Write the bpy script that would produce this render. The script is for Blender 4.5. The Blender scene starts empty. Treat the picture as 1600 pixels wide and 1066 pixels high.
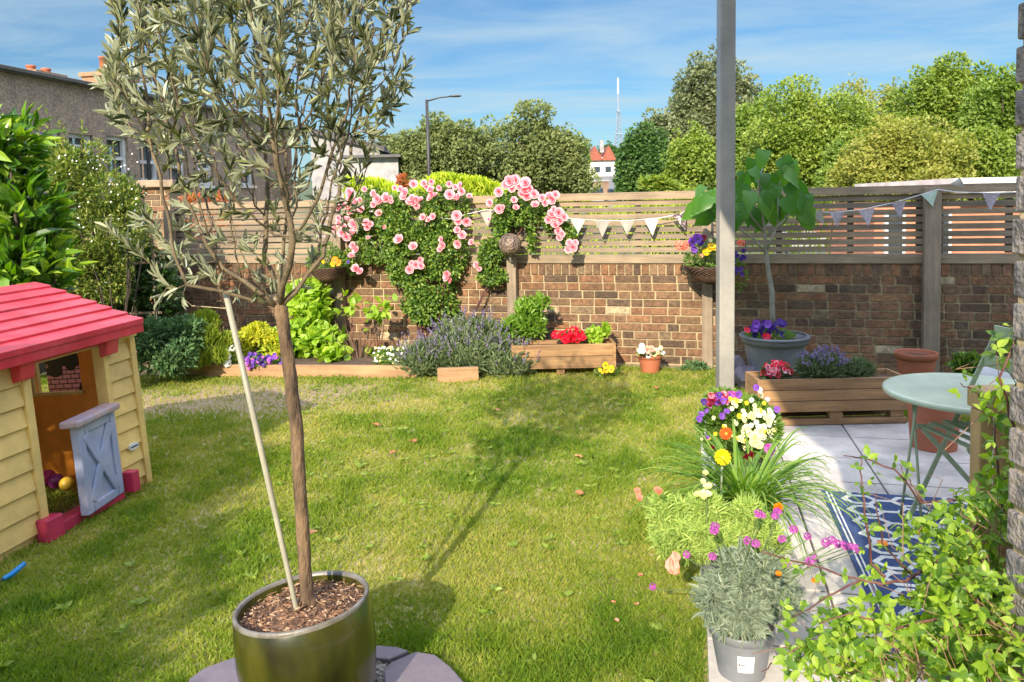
import bpy, math, random
import numpy as np
from mathutils import Vector, Matrix
R = math.radians
random.seed(7); rng = np.random.default_rng(11)
scene = bpy.context.scene
COL = scene.collection
# ------------------------------------------------------------------ camera, sky, sun, exposure
F = 1200.0; PITCH = 3.5; ROLL = 1.2; CAMZ = 1.5
PPY = 320 + F*math.tan(R(PITCH))
cam_d = bpy.data.cameras.new('camera'); cam = bpy.data.objects.new('camera', cam_d); COL.objects.link(cam)
cam_d.sensor_width = 36; cam_d.lens = F/1600*36; cam_d.shift_y = (PPY-533)/1600
cam_d.clip_start = 0.05; cam_d.clip_end = 4000
CM = Matrix.Rotation(R(90-PITCH), 4, 'X') @ Matrix.Rotation(R(-ROLL), 4, 'Z')
cam.matrix_world = Matrix.Translation((0, 0, CAMZ)) @ CM
scene.camera = cam
SUN_EL = 28.0; SUN_SL = 0.31                       # light travels towards (+.31, +1)
az = math.atan(SUN_SL)
sun_d = bpy.data.lights.new('sun', 'SUN'); sun = bpy.data.objects.new('sun', sun_d); COL.objects.link(sun)
sun_d.energy = 4.6; sun_d.angle = R(0.55); sun_d.color = (1.0, 0.87, 0.68)
ld = Vector((math.sin(az)*math.cos(R(SUN_EL)), math.cos(az)*math.cos(R(SUN_EL)), -math.sin(R(SUN_EL))))
sun.rotation_euler = ld.to_track_quat('-Z', 'Y').to_euler()
world = bpy.data.worlds.new('World'); scene.world = world; world.use_nodes = True
wn = world.node_tree; wn.nodes.clear()
def wnode(t, **k):
    n = wn.nodes.new(t)
    for a, b in k.items(): setattr(n, a, b)
    return n
wo = wnode('ShaderNodeOutputWorld'); bg = wnode('ShaderNodeBackground'); bg.inputs[1].default_value = 0.142
sky = wnode('ShaderNodeTexSky', sky_type='NISHITA', sun_disc=False, sun_elevation=R(SUN_EL), sun_rotation=math.pi+az)
sky.altitude = 50; sky.air_density = 1.0; sky.dust_density = 0.6; sky.ozone_density = 2.0
tc = wnode('ShaderNodeTexCoord'); sep = wnode('ShaderNodeSeparateXYZ')
mz = wnode('ShaderNodeMath', operation='MAXIMUM'); mz.inputs[1].default_value = 0.03
dv = wnode('ShaderNodeVectorMath', operation='DIVIDE'); cmb = wnode('ShaderNodeCombineXYZ')
mp = wnode('ShaderNodeMapping'); mp.inputs['Scale'].default_value = (0.75, 1.0, 1.0); mp.inputs['Rotation'].default_value = (0, 0, R(12))
nz = wnode('ShaderNodeTexNoise'); nz.inputs['Scale'].default_value = 0.85; nz.inputs['Detail'].default_value = 9; nz.inputs['Roughness'].default_value = 0.55; nz.inputs['Distortion'].default_value = 0.5
rp = wnode('ShaderNodeValToRGB'); rp.color_ramp.elements[0].position = 0.37; rp.color_ramp.elements[1].position = 0.72
rp.color_ramp.elements[1].color = (0.75, 0.75, 0.75, 1)
mx = wnode('ShaderNodeMixRGB'); mx.inputs['Color2'].default_value = (7.4, 7.3, 7.3, 1)
tint = wnode('ShaderNodeMixRGB', blend_type='MULTIPLY'); tint.inputs['Fac'].default_value = 1; tint.inputs['Color2'].default_value = (0.86, 0.97, 1.05, 1)
L = wn.links.new
L(tc.outputs['Generated'], sep.inputs[0]); L(sep.outputs['Z'], mz.inputs[0])
for i in range(3): L(mz.outputs[0], cmb.inputs[i])
L(tc.outputs['Generated'], dv.inputs[0]); L(cmb.outputs[0], dv.inputs[1]); L(dv.outputs[0], mp.inputs[0]); L(mp.outputs[0], nz.inputs['Vector'])
L(nz.outputs['Fac'], rp.inputs[0]); L(rp.outputs[0], mx.inputs['Fac']); L(sky.outputs[0], tint.inputs['Color1']); L(tint.outputs[0], mx.inputs['Color1'])
zr = wnode('ShaderNodeValToRGB'); e_ = zr.color_ramp.elements                     # sky colour dimmed low down and boosted overhead, added to brighten the shade
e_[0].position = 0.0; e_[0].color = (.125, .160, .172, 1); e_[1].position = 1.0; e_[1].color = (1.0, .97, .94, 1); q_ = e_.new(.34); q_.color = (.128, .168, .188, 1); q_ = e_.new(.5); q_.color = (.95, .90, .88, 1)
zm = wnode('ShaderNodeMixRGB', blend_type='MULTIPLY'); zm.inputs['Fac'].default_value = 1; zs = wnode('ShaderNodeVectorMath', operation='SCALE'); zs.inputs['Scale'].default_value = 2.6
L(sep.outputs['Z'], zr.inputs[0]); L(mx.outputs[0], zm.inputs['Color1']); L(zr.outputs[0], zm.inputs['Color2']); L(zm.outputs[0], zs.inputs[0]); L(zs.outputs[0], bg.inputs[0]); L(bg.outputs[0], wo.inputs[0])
scene.view_settings.view_transform = 'Standard'; scene.view_settings.look = 'None'
scene.view_settings.exposure = 0.8; scene.view_settings.gamma = 1.0
scene.render.engine = 'CYCLES'
try:
    scene.cycles.use_denoising = True; scene.cycles.max_bounces = 6; scene.cycles.transparent_max_bounces = 6
except Exception: pass
# ------------------------------------------------------------------ where a spot of the photograph lies in the place
CM3 = np.array(CM.to_3x3())
def ray(px, py): return CM3 @ np.array([(px-800)/F, -(py-PPY)/F, -1.0])
def pt(px, py, Y):                                  # the point at distance Y
    d = ray(px, py); t = Y/d[1]; return Vector((d[0]*t, Y, CAMZ+d[2]*t))
def gr(px, py, z=0.0):                              # the point on the ground
    d = ray(px, py); t = (z-CAMZ)/d[2]; return Vector((d[0]*t, d[1]*t, z))
def plane(px, py, P0, u):                           # hit with the vertical plane through P0 along u -> (s, z)
    d = ray(px, py); n = np.array([-u[1], u[0]])
    t = (n @ np.array([P0[0], P0[1]]))/(n @ d[:2]); h = d*t
    return ((h[0]-P0[0])*u[0]+(h[1]-P0[1])*u[1], CAMZ+h[2])
# ------------------------------------------------------------------ mesh helpers
class MB:
    def __init__(s): s.v=[]; s.fl=[]; s.fs=[]; s.r=[]; s.m=[]; s.n=0
    def add(s, v, faces, rnd=0.5, mat=0):
        v = np.asarray(v, dtype=np.float32).reshape(-1,3)
        s.v.append(v); s.r.append(np.full(len(v), rnd, np.float32) if np.isscalar(rnd) else np.asarray(rnd, np.float32))
        if isinstance(faces, np.ndarray):
            s.fl.append((faces+s.n).ravel()); s.fs.append(np.full(len(faces), faces.shape[1])); s.m.append(np.full(len(faces), mat))
        else:
            s.fl.append(np.array([i+s.n for f in faces for i in f])); s.fs.append(np.array([len(f) for f in faces])); s.m.append(np.full(len(faces), mat))
        s.n += len(v); return s
    def mesh(s, name, mats, smooth=False):
        me = bpy.data.meshes.new(name)
        v = np.concatenate(s.v); fl = np.concatenate(s.fl).astype(np.int32); fs = np.concatenate(s.fs).astype(np.int32)
        me.vertices.add(len(v)); me.vertices.foreach_set('co', v.ravel())
        me.loops.add(len(fl)); me.loops.foreach_set('vertex_index', fl)
        me.polygons.add(len(fs)); st = np.concatenate([[0], np.cumsum(fs)[:-1]]).astype(np.int32)
        me.polygons.foreach_set('loop_start', st); me.polygons.foreach_set('loop_total', fs)
        me.polygons.foreach_set('material_index', np.concatenate(s.m).astype(np.int32))
        me.polygons.foreach_set('use_smooth', np.full(len(fs), smooth))
        a = me.attributes.new('rnd', 'FLOAT', 'POINT'); a.data.foreach_set('value', np.concatenate(s.r).astype(np.float32))
        me.update(calc_edges=True); me.validate()
        for m in (mats if isinstance(mats, (list, tuple)) else [mats]): me.materials.append(m)
        return me
    def build(s, name, mats, parent=None, smooth=False, bevel=0, **tags):
        return link(name, s.mesh(name, mats, smooth), parent, bevel, **tags)
    # shapes
    def box(s, c, d, rz=0, rnd=0.5, mat=0, M=None):
        x, y, z = d[0]/2, d[1]/2, d[2]/2
        v = np.array([(-x,-y,-z),(x,-y,-z),(x,y,-z),(-x,y,-z),(-x,-y,z),(x,-y,z),(x,y,z),(-x,y,z)])
        if rz: v = v @ np.array([[math.cos(rz), math.sin(rz), 0],[-math.sin(rz), math.cos(rz), 0],[0,0,1]])
        if M is not None: v = v @ np.array(M).T
        return s.add(v+np.array(c), [(0,3,2,1),(4,5,6,7),(0,1,5,4),(1,2,6,5),(2,3,7,6),(3,0,4,7)], rnd, mat)
    def bar(s, a, b, w, h, rnd=0.5, mat=0):         # square bar from a to b
        a = Vector(a); b = Vector(b); d = (b-a); q = d.to_track_quat('X', 'Z').to_matrix()
        return s.box((a+b)/2, (d.length, w, h), M=q, rnd=rnd, mat=mat)
    def tube(s, P, rad, n=8, caps=True, rnd=0.5, mat=0):
        P = np.array([tuple(p) for p in P], float); k = len(P)
        rad = np.full(k, rad, float) if np.isscalar(rad) else np.array(rad, float)
        T = np.gradient(P, axis=0); T /= (np.linalg.norm(T, axis=1, keepdims=True)+1e-9)
        up = np.array([0,0,1.0]) if abs(T[0][2]) < .9 else np.array([1.0,0,0])
        vs = []; A = np.cross(T[0], up); A /= np.linalg.norm(A)
        for i in range(k):
            A = A-T[i]*(A@T[i]); A /= (np.linalg.norm(A)+1e-9); B = np.cross(T[i], A)
            th = np.arange(n)*2*math.pi/n
            vs.append(P[i]+rad[i]*(np.cos(th)[:,None]*A+np.sin(th)[:,None]*B))
        f = [(i*n+j, i*n+(j+1)%n, (i+1)*n+(j+1)%n, (i+1)*n+j) for i in range(k-1) for j in range(n)]
        if caps: f += [tuple(range(n))[::-1], tuple(range((k-1)*n, k*n))]
        return s.add(np.concatenate(vs), f, rnd, mat)
    def lathe(s, prof, n=40, c=(0,0,0), rnd=0.5, mat=0):
        th = np.arange(n)*2*math.pi/n
        v = np.concatenate([np.stack([r*np.cos(th)+c[0], r*np.sin(th)+c[1], np.full(n, z+c[2])], 1) for r, z in prof])
        f = [(i*n+j, i*n+(j+1)%n, (i+1)*n+(j+1)%n, (i+1)*n+j) for i in range(len(prof)-1) for j in range(n)]
        return s.add(v, f, rnd, mat)
    def blob(s, c, r, n=10, m=7, noise=0.1, rnd=0.5, mat=0):
        c = np.array(tuple(c)); r = np.array(r)*np.ones(3); v = [c+(0,0,r[2])]
        for i in range(1, m):
            for j in range(n):
                a = math.pi*i/m; b = 2*math.pi*j/n; k = 1+noise*(rng.random()-.5)*2
                v.append(c+r*k*np.array([math.sin(a)*math.cos(b), math.sin(a)*math.sin(b), math.cos(a)]))
        v.append(c-(0,0,r[2])); f = [(0, 1+j, 1+(j+1)%n) for j in range(n)]
        for i in range(m-2):
            for j in range(n): f.append((1+i*n+j, 1+(i+1)*n+j, 1+(i+1)*n+(j+1)%n, 1+i*n+(j+1)%n))
        l = len(v)-1; f += [(l, 1+(m-2)*n+(j+1)%n, 1+(m-2)*n+j) for j in range(n)]
        return s.add(np.array(v), f, rnd, mat)
    def prism(s, pts, z0, z1, rnd=0.5, mat=0):       # outline (x,y) extruded in z
        n = len(pts); v = [(x,y,z0) for x,y in pts]+[(x,y,z1) for x,y in pts]
        f = [tuple(range(n))[::-1], tuple(range(n,2*n))]+[(i,(i+1)%n,n+(i+1)%n,n+i) for i in range(n)]
        return s.add(v, f, rnd, mat)
    def leaves(s, P, D, Lg, W, T='ovate', rnd=None, N=None, mat=0):
        P = np.asarray(P, float); n = len(P)
        if n == 0: return s
        D = np.asarray(D, float); D = D/(np.linalg.norm(D, axis=1, keepdims=True)+1e-9)
        if N is None: N = rng.normal(size=(n,3))*0.8+np.array([-.15,-.35,.9])
        N = np.asarray(N, float); Y = np.cross(N, D); Y /= (np.linalg.norm(Y, axis=1, keepdims=True)+1e-9); Z = np.cross(D, Y)
        tv, tf = TEMPL[T]; tv = np.array(tv, float); tf = np.array(tf)
        Lg = np.broadcast_to(np.asarray(Lg, float), (n,)); W = np.broadcast_to(np.asarray(W, float), (n,))
        V = P[:,None,:]+tv[None,:,0,None]*Lg[:,None,None]*D[:,None,:]+tv[None,:,1,None]*W[:,None,None]*Y[:,None,:]+tv[None,:,2,None]*Lg[:,None,None]*Z[:,None,:]
        k = len(tv); Fc = (tf[None]+(np.arange(n)*k)[:,None,None]).reshape(-1, tf.shape[1])
        if rnd is None: rnd = rng.random(n)
        return s.add(V.reshape(-1,3), Fc, np.repeat(np.asarray(rnd), k), mat)
def fan(half, droop=0.25, fold=0.12):
    """leaf from a half outline [(x, y)], mirrored about the midrib, folded and drooping"""
    n = len(half); mid = [(x, 0, -droop*x*x) for x, y in half]
    Lf = [(x, y, -droop*x*x+fold*y) for x, y in half]; Rt = [(x, -y, -droop*x*x+fold*y) for x, y in half]
    v = mid+Lf+Rt; f = []
    for i in range(n-1):
        f += [(i, i+1, n+i+1), (i, n+i+1, n+i), (i+1, i, 2*n+i), (i+1, 2*n+i, 2*n+i+1)]
    return v, f
TEMPL = {
 'diamond': ([(0,0,0),(.45,.5,.06),(1,0,-.05),(.45,-.5,.06)], [(0,1,2),(0,2,3)]),
 'ovate': fan([(0,.02),(.25,.42),(.6,.42),(1,.0)], .25, .15),
 'lance': fan([(0,.02),(.25,.38),(.65,.44),(.9,.2),(1,.0)], .10, .25),
 'round': fan([(0,.05),(.12,.38),(.4,.52),(.75,.40),(1,.0)], .35, .12),
 'fig': fan([(0,.02),(-.10,.16),(-.11,.32),(-.02,.47),(.14,.52),(.26,.44),(.36,.46),(.50,.47),(.60,.36),(.72,.27),(.86,.13),(1.0,.0)], .55, .30),
 'blade': ([(0,.5,0),(0,-.5,0),(.55,.36,.06),(.55,-.36,.06),(1,0,-.1)], [(0,1,3),(0,3,2),(2,3,4)]),
 'tri': ([(0,.5,0),(0,-.5,0),(1,0,.0)], [(0,1,2)]),
 'petal': fan([(0,.08),(.4,.45),(.8,.5),(1,.22)], -.25, .15),
}
def link(name, me, parent=None, bevel=0, label=None, cat=None, group=None, kind=None):
    o = bpy.data.objects.new(name, me); COL.objects.link(o)
    if parent is not None: o.parent = parent
    if label: o['label'] = label
    if cat: o['category'] = cat
    if group: o['group'] = group
    if kind: o['kind'] = kind
    if bevel:
        b = o.modifiers.new('b', 'BEVEL'); b.width = bevel; b.segments = 2; b.limit_method = 'ANGLE'
    return o
def thing(name, label, cat, loc=(0,0,0), rz=0, group=None, rot=None):
    o = link(name, None, label=label, cat=cat, group=group); o.location = loc
    o.rotation_euler = rot if rot else (0,0,rz); return o
def vnoise(x, y, sc, seed=0):                        # smooth value noise
    g = np.random.default_rng(seed).random((64,64)); x = x*sc+100; y = y*sc+100
    xi = np.floor(x).astype(int); yi = np.floor(y).astype(int); fx = x-xi; fy = y-yi
    fx = fx*fx*(3-2*fx); fy = fy*fy*(3-2*fy); a = g[xi%64, yi%64]; b = g[(xi+1)%64, yi%64]; c = g[xi%64, (yi+1)%64]; d = g[(xi+1)%64, (yi+1)%64]
    return (a*(1-fx)+b*fx)*(1-fy)+(c*(1-fx)+d*fx)*fy
# ------------------------------------------------------------------ materials
def newmat(name):
    m = bpy.data.materials.new(name); m.use_nodes = True; nt = m.node_tree
    return m, nt, nt.nodes['Principled BSDF'], nt.nodes['Material Output']
def ramp(nt, cols):
    r = nt.nodes.new('ShaderNodeValToRGB'); e = r.color_ramp.elements
    while len(e) < len(cols): e.new(0.5)
    for i, (p, c) in enumerate(cols): e[i].position = p; e[i].color = (*c, 1)
    return r
def leafmat(name, cols, rough=0.45, tr=0.35, back=None, spec=0.4):
    m, nt, b, out = newmat(name); at = nt.nodes.new('ShaderNodeAttribute'); at.attribute_name = 'rnd'
    n = len(cols); r = ramp(nt, [(i/max(1,n-1), c) for i, c in enumerate(cols)]); nt.links.new(at.outputs['Fac'], r.inputs[0])
    src = r.outputs[0]
    if back:
        g = nt.nodes.new('ShaderNodeNewGeometry'); mxx = nt.nodes.new('ShaderNodeMixRGB'); mxx.inputs['Color2'].default_value = (*back, 1)
        nt.links.new(g.outputs['Backfacing'], mxx.inputs['Fac']); nt.links.new(src, mxx.inputs['Color1']); src = mxx.outputs[0]
    nt.links.new(src, b.inputs['Base Color']); b.inputs['Roughness'].default_value = rough; b.inputs['Specular IOR Level'].default_value = spec
    if tr:
        t = nt.nodes.new('ShaderNodeBsdfTranslucent'); ms = nt.nodes.new('ShaderNodeMixShader'); ms.inputs[0].default_value = tr
        hs = nt.nodes.new('ShaderNodeHueSaturation'); hs.inputs['Saturation'].default_value = 1.15; hs.inputs['Value'].default_value = 1.6
        nt.links.new(src, hs.inputs['Color']); nt.links.new(hs.outputs[0], t.inputs[0])
        nt.links.new(b.outputs[0], ms.inputs[1]); nt.links.new(t.outputs[0], ms.inputs[2]); nt.links.new(ms.outputs[0], out.inputs[0])
    return m
def mat(name, c1, c2=None, rough=0.6, scale=8, bump=0.1, metal=0, stretch=(1,1,1), bscale=None, spec=0.5, lo=.35, hi=.65, attr=None, detail=6, bdist=0.01, stain=.16):
    m, nt, b, out = newmat(name); tcn = nt.nodes.new('ShaderNodeTexCoord'); mpn = nt.nodes.new('ShaderNodeMapping'); mpn.inputs['Scale'].default_value = stretch
    nt.links.new(tcn.outputs['Object'], mpn.inputs[0])
    n = nt.nodes.new('ShaderNodeTexNoise'); n.inputs['Scale'].default_value = scale; n.inputs['Detail'].default_value = detail; n.inputs['Roughness'].default_value = .62
    nt.links.new(mpn.outputs[0], n.inputs['Vector'])
    c2 = c2 or tuple(x*.82 for x in c1); r = ramp(nt, [(lo, c1), (hi, c2)]); nt.links.new(n.outputs['Fac'], r.inputs[0]); src = r.outputs[0]
    if attr:                                         # piece-to-piece colour differences (bricks, boards)
        at = nt.nodes.new('ShaderNodeAttribute'); at.attribute_name = 'rnd'; k = len(attr)
        ra = ramp(nt, [(i/(k-1), c) for i, c in enumerate(attr)]); nt.links.new(at.outputs['Fac'], ra.inputs[0])
        mm = nt.nodes.new('ShaderNodeMixRGB'); mm.blend_type = 'MULTIPLY'; mm.inputs[0].default_value = 1
        nt.links.new(src, mm.inputs[1]); nt.links.new(ra.outputs[0], mm.inputs[2]); src = mm.outputs[0]
    if stain:                                        # broad weathering
        n4 = nt.nodes.new('ShaderNodeTexNoise'); n4.inputs['Scale'].default_value = 2.3; n4.inputs['Detail'].default_value = 8; n4.inputs['Roughness'].default_value = .7; nt.links.new(tcn.outputs['Object'], n4.inputs['Vector'])
        rs = ramp(nt, [(.35,(1-2*stain,1-2*stain,1-1.9*stain)),(.62,(1+stain*.5,1+stain*.45,1+stain*.35))]); nt.links.new(n4.outputs['Fac'], rs.inputs[0])
        m4 = nt.nodes.new('ShaderNodeMixRGB'); m4.blend_type = 'MULTIPLY'; m4.inputs[0].default_value = 1; nt.links.new(src, m4.inputs[1]); nt.links.new(rs.outputs[0], m4.inputs[2]); src = m4.outputs[0]
    nt.links.new(src, b.inputs['Base Color']); b.inputs['Roughness'].default_value = rough; b.inputs['Metallic'].default_value = metal; b.inputs['Specular IOR Level'].default_value = spec
    if bump:
        n2 = nt.nodes.new('ShaderNodeTexNoise'); n2.inputs['Scale'].default_value = bscale or scale*4; n2.inputs['Detail'].default_value = 5; nt.links.new(mpn.outputs[0], n2.inputs['Vector'])
        bp = nt.nodes.new('ShaderNodeBump'); bp.inputs['Strength'].default_value = bump; bp.inputs['Distance'].default_value = bdist
        nt.links.new(n2.outputs['Fac'], bp.inputs['Height']); nt.links.new(bp.outputs[0], b.inputs['Normal'])
    return m
def wood(name, c1, c2, along='x', rough=.75, bump=.35, attr=None):
    st = {'x': (1.2,22,22), 'y': (22,1.2,22), 'z': (22,22,1.2)}[along]
    return mat(name, c1, c2, rough, 1.6, bump, stretch=st, bscale=3.2, lo=.3, hi=.72, attr=attr, bdist=.006)
def flat(name, c, rough=.5): return mat(name, c, tuple(min(1,x*.8) for x in c), rough, 30, .05)
GV = [(.8,.8,.8),(1,1,1),(1.15,1.1,1.0)]
M_post = wood('weathered_post_wood', (.35,.265,.18), (.21,.16,.11), 'z')
M_slat = wood('weathered_slat_wood', (.34,.26,.17), (.19,.15,.10), 'x', attr=[(.7,.72,.74),(.95,.95,.95),(1.2,1.12,1.05)])
M_planter = wood('planter_board_wood', (.42,.25,.11), (.17,.09,.04), 'x', attr=[(.85,.85,.85),(1.1,1.08,1.05)])
M_edge = wood('sleeper_wood', (.50,.30,.15), (.27,.15,.07), 'x')
M_mortar = mat('lime_mortar', (.54,.42,.24), (.33,.26,.155), .9, 9, .7, bscale=60)
M_brick = mat('old_stock_brick', (1.1,1.0,.84), (.50,.46,.40), .85, 26, .8, bscale=70, lo=.38, hi=.68,
   attr=[(.10,.07,.05),(.17,.105,.065),(.24,.13,.07),(.13,.095,.07),(.29,.145,.075),(.21,.14,.085),(.27,.145,.085),(.16,.115,.078),(.33,.18,.10),(.23,.18,.12),(.50,.42,.30)])
M_terra = mat('terracotta', (.46,.15,.07), (.36,.11,.05), .7, 10, .1)
M_greypot = mat('grey_plastic', (.20,.21,.225), (.16,.17,.185), .45, 6, .03)
M_soil = mat('potting_soil', (.06,.038,.024), (.16,.09,.055), .95, 30, 1.0, bscale=90)
M_metal = mat('sage_green_metal', (.38,.46,.28), (.34,.42,.25), .38, 5, .02)
M_steel = mat('grey_painted_steel', (.36,.345,.31), (.29,.28,.26), .4, 4, .03, stretch=(1,1,.2))
M_bark = mat('olive_bark', (.24,.155,.085), (.095,.06,.036), .9, 20, 1.0, stretch=(1,1,.3), bscale=50, lo=.4, hi=.6, bdist=.02, stain=.25)
M_twig = mat('olive_twig_bark', (.20,.15,.085), (.10,.075,.045), .85, 20, .4)
M_darkbark = mat('tree_bark', (.10,.075,.05), (.05,.04,.03), .9, 8, .5)
M_stem = mat('green_stem', (.14,.20,.06), (.10,.15,.05), .6, 12, .05)
M_stemred = mat('reddish_stem', (.10,.03,.035), (.17,.075,.05), .6, 20, .1)
M_white = mat('white_paint', (.78,.77,.74), (.68,.67,.64), .5, 5, .02)
M_wicker = mat('brown_wicker', (.13,.07,.045), (.05,.03,.02), .7, 30, .3)
M_glass = mat('window_glass', (.05,.07,.09), (.03,.04,.05), .08, 3, 0)
M_pane, nt, b, out = newmat('clear_pane'); b.inputs['Base Color'].default_value = (.02,.025,.03,1); b.inputs['Roughness'].default_value = .05
tr_n = nt.nodes.new('ShaderNodeBsdfTransparent'); ms_n = nt.nodes.new('ShaderNodeMixShader'); ms_n.inputs[0].default_value = .35; nt.links.new(tr_n.outputs[0], ms_n.inputs[1]); nt.links.new(b.outputs[0], ms_n.inputs[2]); nt.links.new(ms_n.outputs[0], out.inputs[0])
# ================================================================== THE SETTING
PD = np.array([.2301,.9732]); PR = np.array([.9732,-.2301])            # patio directions
WU = np.array([1,-.28]); WU = WU/np.linalg.norm(WU); WN = np.array([WU[1],-WU[0]])   # along the wall; WN points to the garden
if WN[1] > 0: WN = -WN
WO = np.array([1.764,6.94]); WRZ = math.atan2(WU[1], WU[0])
def wl(px, py, off=0):                              # spot on the wall plane -> (s, z); off = distance in front of the wall
    return plane(px, py, WO+WN*off, WU)
def wp(px, py, off=0):                              # the same as a world point
    s, z = wl(px, py, off); P = WO+WN*off+WU*s; return Vector((P[0], P[1], z))
P0 = np.array(gr(1097,1060)[:2])                    # patio corner line
def in_patio(x, y, pad=0):
    a = (x-P0[0])*PR[0]+(y-P0[1])*PR[1]; b = (x-P0[0])*PD[0]+(y-P0[1])*PD[1]
    return (a > -pad) & (b < 3.02+pad)
edgeA = gr(285,586); edgeB = gr(652,589)
def behind_edge(x, y):                              # inside the flower bed
    t = (x-edgeA.x)/(edgeB.x-edgeA.x); ye = edgeA.y+(edgeB.y-edgeA.y)*np.clip(t,-.3,1.0)
    return (y > ye) & (x < edgeB.x)
def wall_dist(x, y): return (x-WO[0])*WN[0]+(y-WO[1])*WN[1]            # >0 on the garden side
# far ground
M_far = mat('far_ground', (.07,.10,.03), (.12,.12,.06), .95, .2, .2)
MB().add([(-1500,-60,-.05),(1500,-60,-.05),(1500,2500,-.05),(-1500,2500,-.05)], [(0,1,2,3)]).build('ground', M_far, kind='structure')
# lawn sheet: fine grid with wear attribute
nx, ny = 150, 150; gx, gy = np.meshgrid(np.linspace(-6.5,5.0,nx), np.linspace(-3,9.5,ny)); 
soil = np.clip(1.25-np.hypot((gx+2.35)/1.35, (gy-6.05)/.55), 0, 1)
soil = np.clip(soil*1.8*(0.4+vnoise(gx,gy,2.2,3)), 0, 1)
beds = (behind_edge(gx,gy)|((wall_dist(gx,gy)<.22)&(gx<1.6))).astype(float)
soilv = np.maximum(soil, beds)
gz = .012*(vnoise(gx,gy,1.1,5)-.5)-.01
gidx = np.arange(nx*ny).reshape(ny,nx)
gf = np.stack([gidx[:-1,:-1],gidx[:-1,1:],gidx[1:,1:],gidx[1:,:-1]],-1).reshape(-1,4)
M_lawn, nt, b, out = newmat('lawn_ground')
at = nt.nodes.new('ShaderNodeAttribute'); at.attribute_name = 'rnd'
tcn = nt.nodes.new('ShaderNodeTexCoord'); n1 = nt.nodes.new('ShaderNodeTexNoise'); n1.inputs['Scale'].default_value = 3.5; n1.inputs['Detail'].default_value = 8; nt.links.new(tcn.outputs['Object'], n1.inputs['Vector'])
r1 = ramp(nt, [(.35,(.16,.18,.035)),(.5,(.27,.25,.08)),(.65,(.36,.29,.14))]); nt.links.new(n1.outputs['Fac'], r1.inputs[0])
n3 = nt.nodes.new('ShaderNodeTexNoise'); n3.inputs['Scale'].default_value = 25; n3.inputs['Detail'].default_value = 6; nt.links.new(tcn.outputs['Object'], n3.inputs['Vector'])
r2 = ramp(nt, [(.30,(.24,.17,.09)),(.70,(.36,.27,.16))]); nt.links.new(n3.outputs['Fac'], r2.inputs[0])
mm = nt.nodes.new('ShaderNodeMixRGB'); nt.links.new(at.outputs['Fac'], mm.inputs[0]); nt.links.new(r1.outputs[0], mm.inputs[1]); nt.links.new(r2.outputs[0], mm.inputs[2])
nt.links.new(mm.outputs[0], b.inputs['Base Color']); b.inputs['Roughness'].default_value = .95
bp = nt.nodes.new('ShaderNodeBump'); bp.inputs['Strength'].default_value = .8; bp.inputs['Distance'].default_value = .02; nt.links.new(n3.outputs['Fac'], bp.inputs['Height']); nt.links.new(bp.outputs[0], b.inputs['Normal'])
MB().add(np.stack([gx,gy,gz],-1).reshape(-1,3), gf, soilv.ravel()).build('lawn', M_lawn, kind='structure', smooth=True)
# grass blades
def grass():
    N = 430000
    y = 1.55*np.exp(rng.random(N)*math.log(7.9/1.55)); x = (rng.random(N)*1.45-.72)*y*1.02
    keep = (~in_patio(x,y,-.01)) & (~behind_edge(x,y)) & (wall_dist(x,y) > .16)
    so = np.clip(1.25-np.hypot((x+2.35)/1.35, (y-6.05)/.55), 0, 1)*1.8*(0.4+vnoise(x,y,2.2,3))
    keep &= rng.random(N) > np.clip(so*.75,0,.74)
    thin = vnoise(x,y,2.6,9)*.6+vnoise(x,y,7,12)*.4
    keep &= rng.random(N) < np.clip(.45+thin*1.1, 0, 1)
    x, y, thin = x[keep], y[keep], thin[keep]; n = len(x)
    tuft = np.clip(vnoise(x,y,3.2,21)*1.0+vnoise(x,y,9,22)*.8-.75, 0, 1)
    Lg = (.015+.014*rng.random(n))*(1+1.25*tuft)*(1+.05*y)
    W = (.0022+.0016*rng.random(n))*(.75+.34*y)
    th = rng.random(n)*2*math.pi; lean = .35+.65*rng.random(n)
    D = np.stack([np.cos(th)*lean, np.sin(th)*lean, np.full(n, .75)], 1)
    z = .012*(vnoise(x,y,1.1,5)-.5)-.012
    nn = rng.normal(size=(n,3)); 
    col = np.clip(.17+.5*(1-thin)*.75+.28*vnoise(x,y,.9,31)+.33*(rng.random(n)-.35)-.28*tuft, 0, 1)
    m = MB().leaves(np.stack([x,y,z],1), D, Lg, W, 'blade', col, nn)
    gm = leafmat('grass_blades', [(.055,.13,.012),(.115,.205,.018),(.22,.285,.034),(.38,.36,.085),(.55,.45,.19)], .6, .4, spec=.2)
    m.build('grass', gm, kind='stuff', label='short sunlit lawn grass with worn yellow patches', cat='grass')
grass()
# broad weeds in the lawn are one stuff
w = MB(); k = 150
wx = rng.uniform(-1.8,1.2,k); wy = rng.uniform(2.2,6.5,k); ok = ~in_patio(wx,wy,.05); wx = wx[ok]; wy = wy[ok]
Pw = []; Dw = []
for a, c in zip(wx, wy):
    for j in range(6):
        t = rng.random()*6.28; Pw.append((a,c,.008)); Dw.append((math.cos(t),math.sin(t),.45))
w.leaves(Pw, Dw, .04, .016, 'ovate'); w.build('lawn_weeds', leafmat('weed_leaf', [(.16,.24,.03),(.28,.36,.06)]), kind='stuff', label='small broadleaf weeds scattered through the lawn', cat='weeds')
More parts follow.
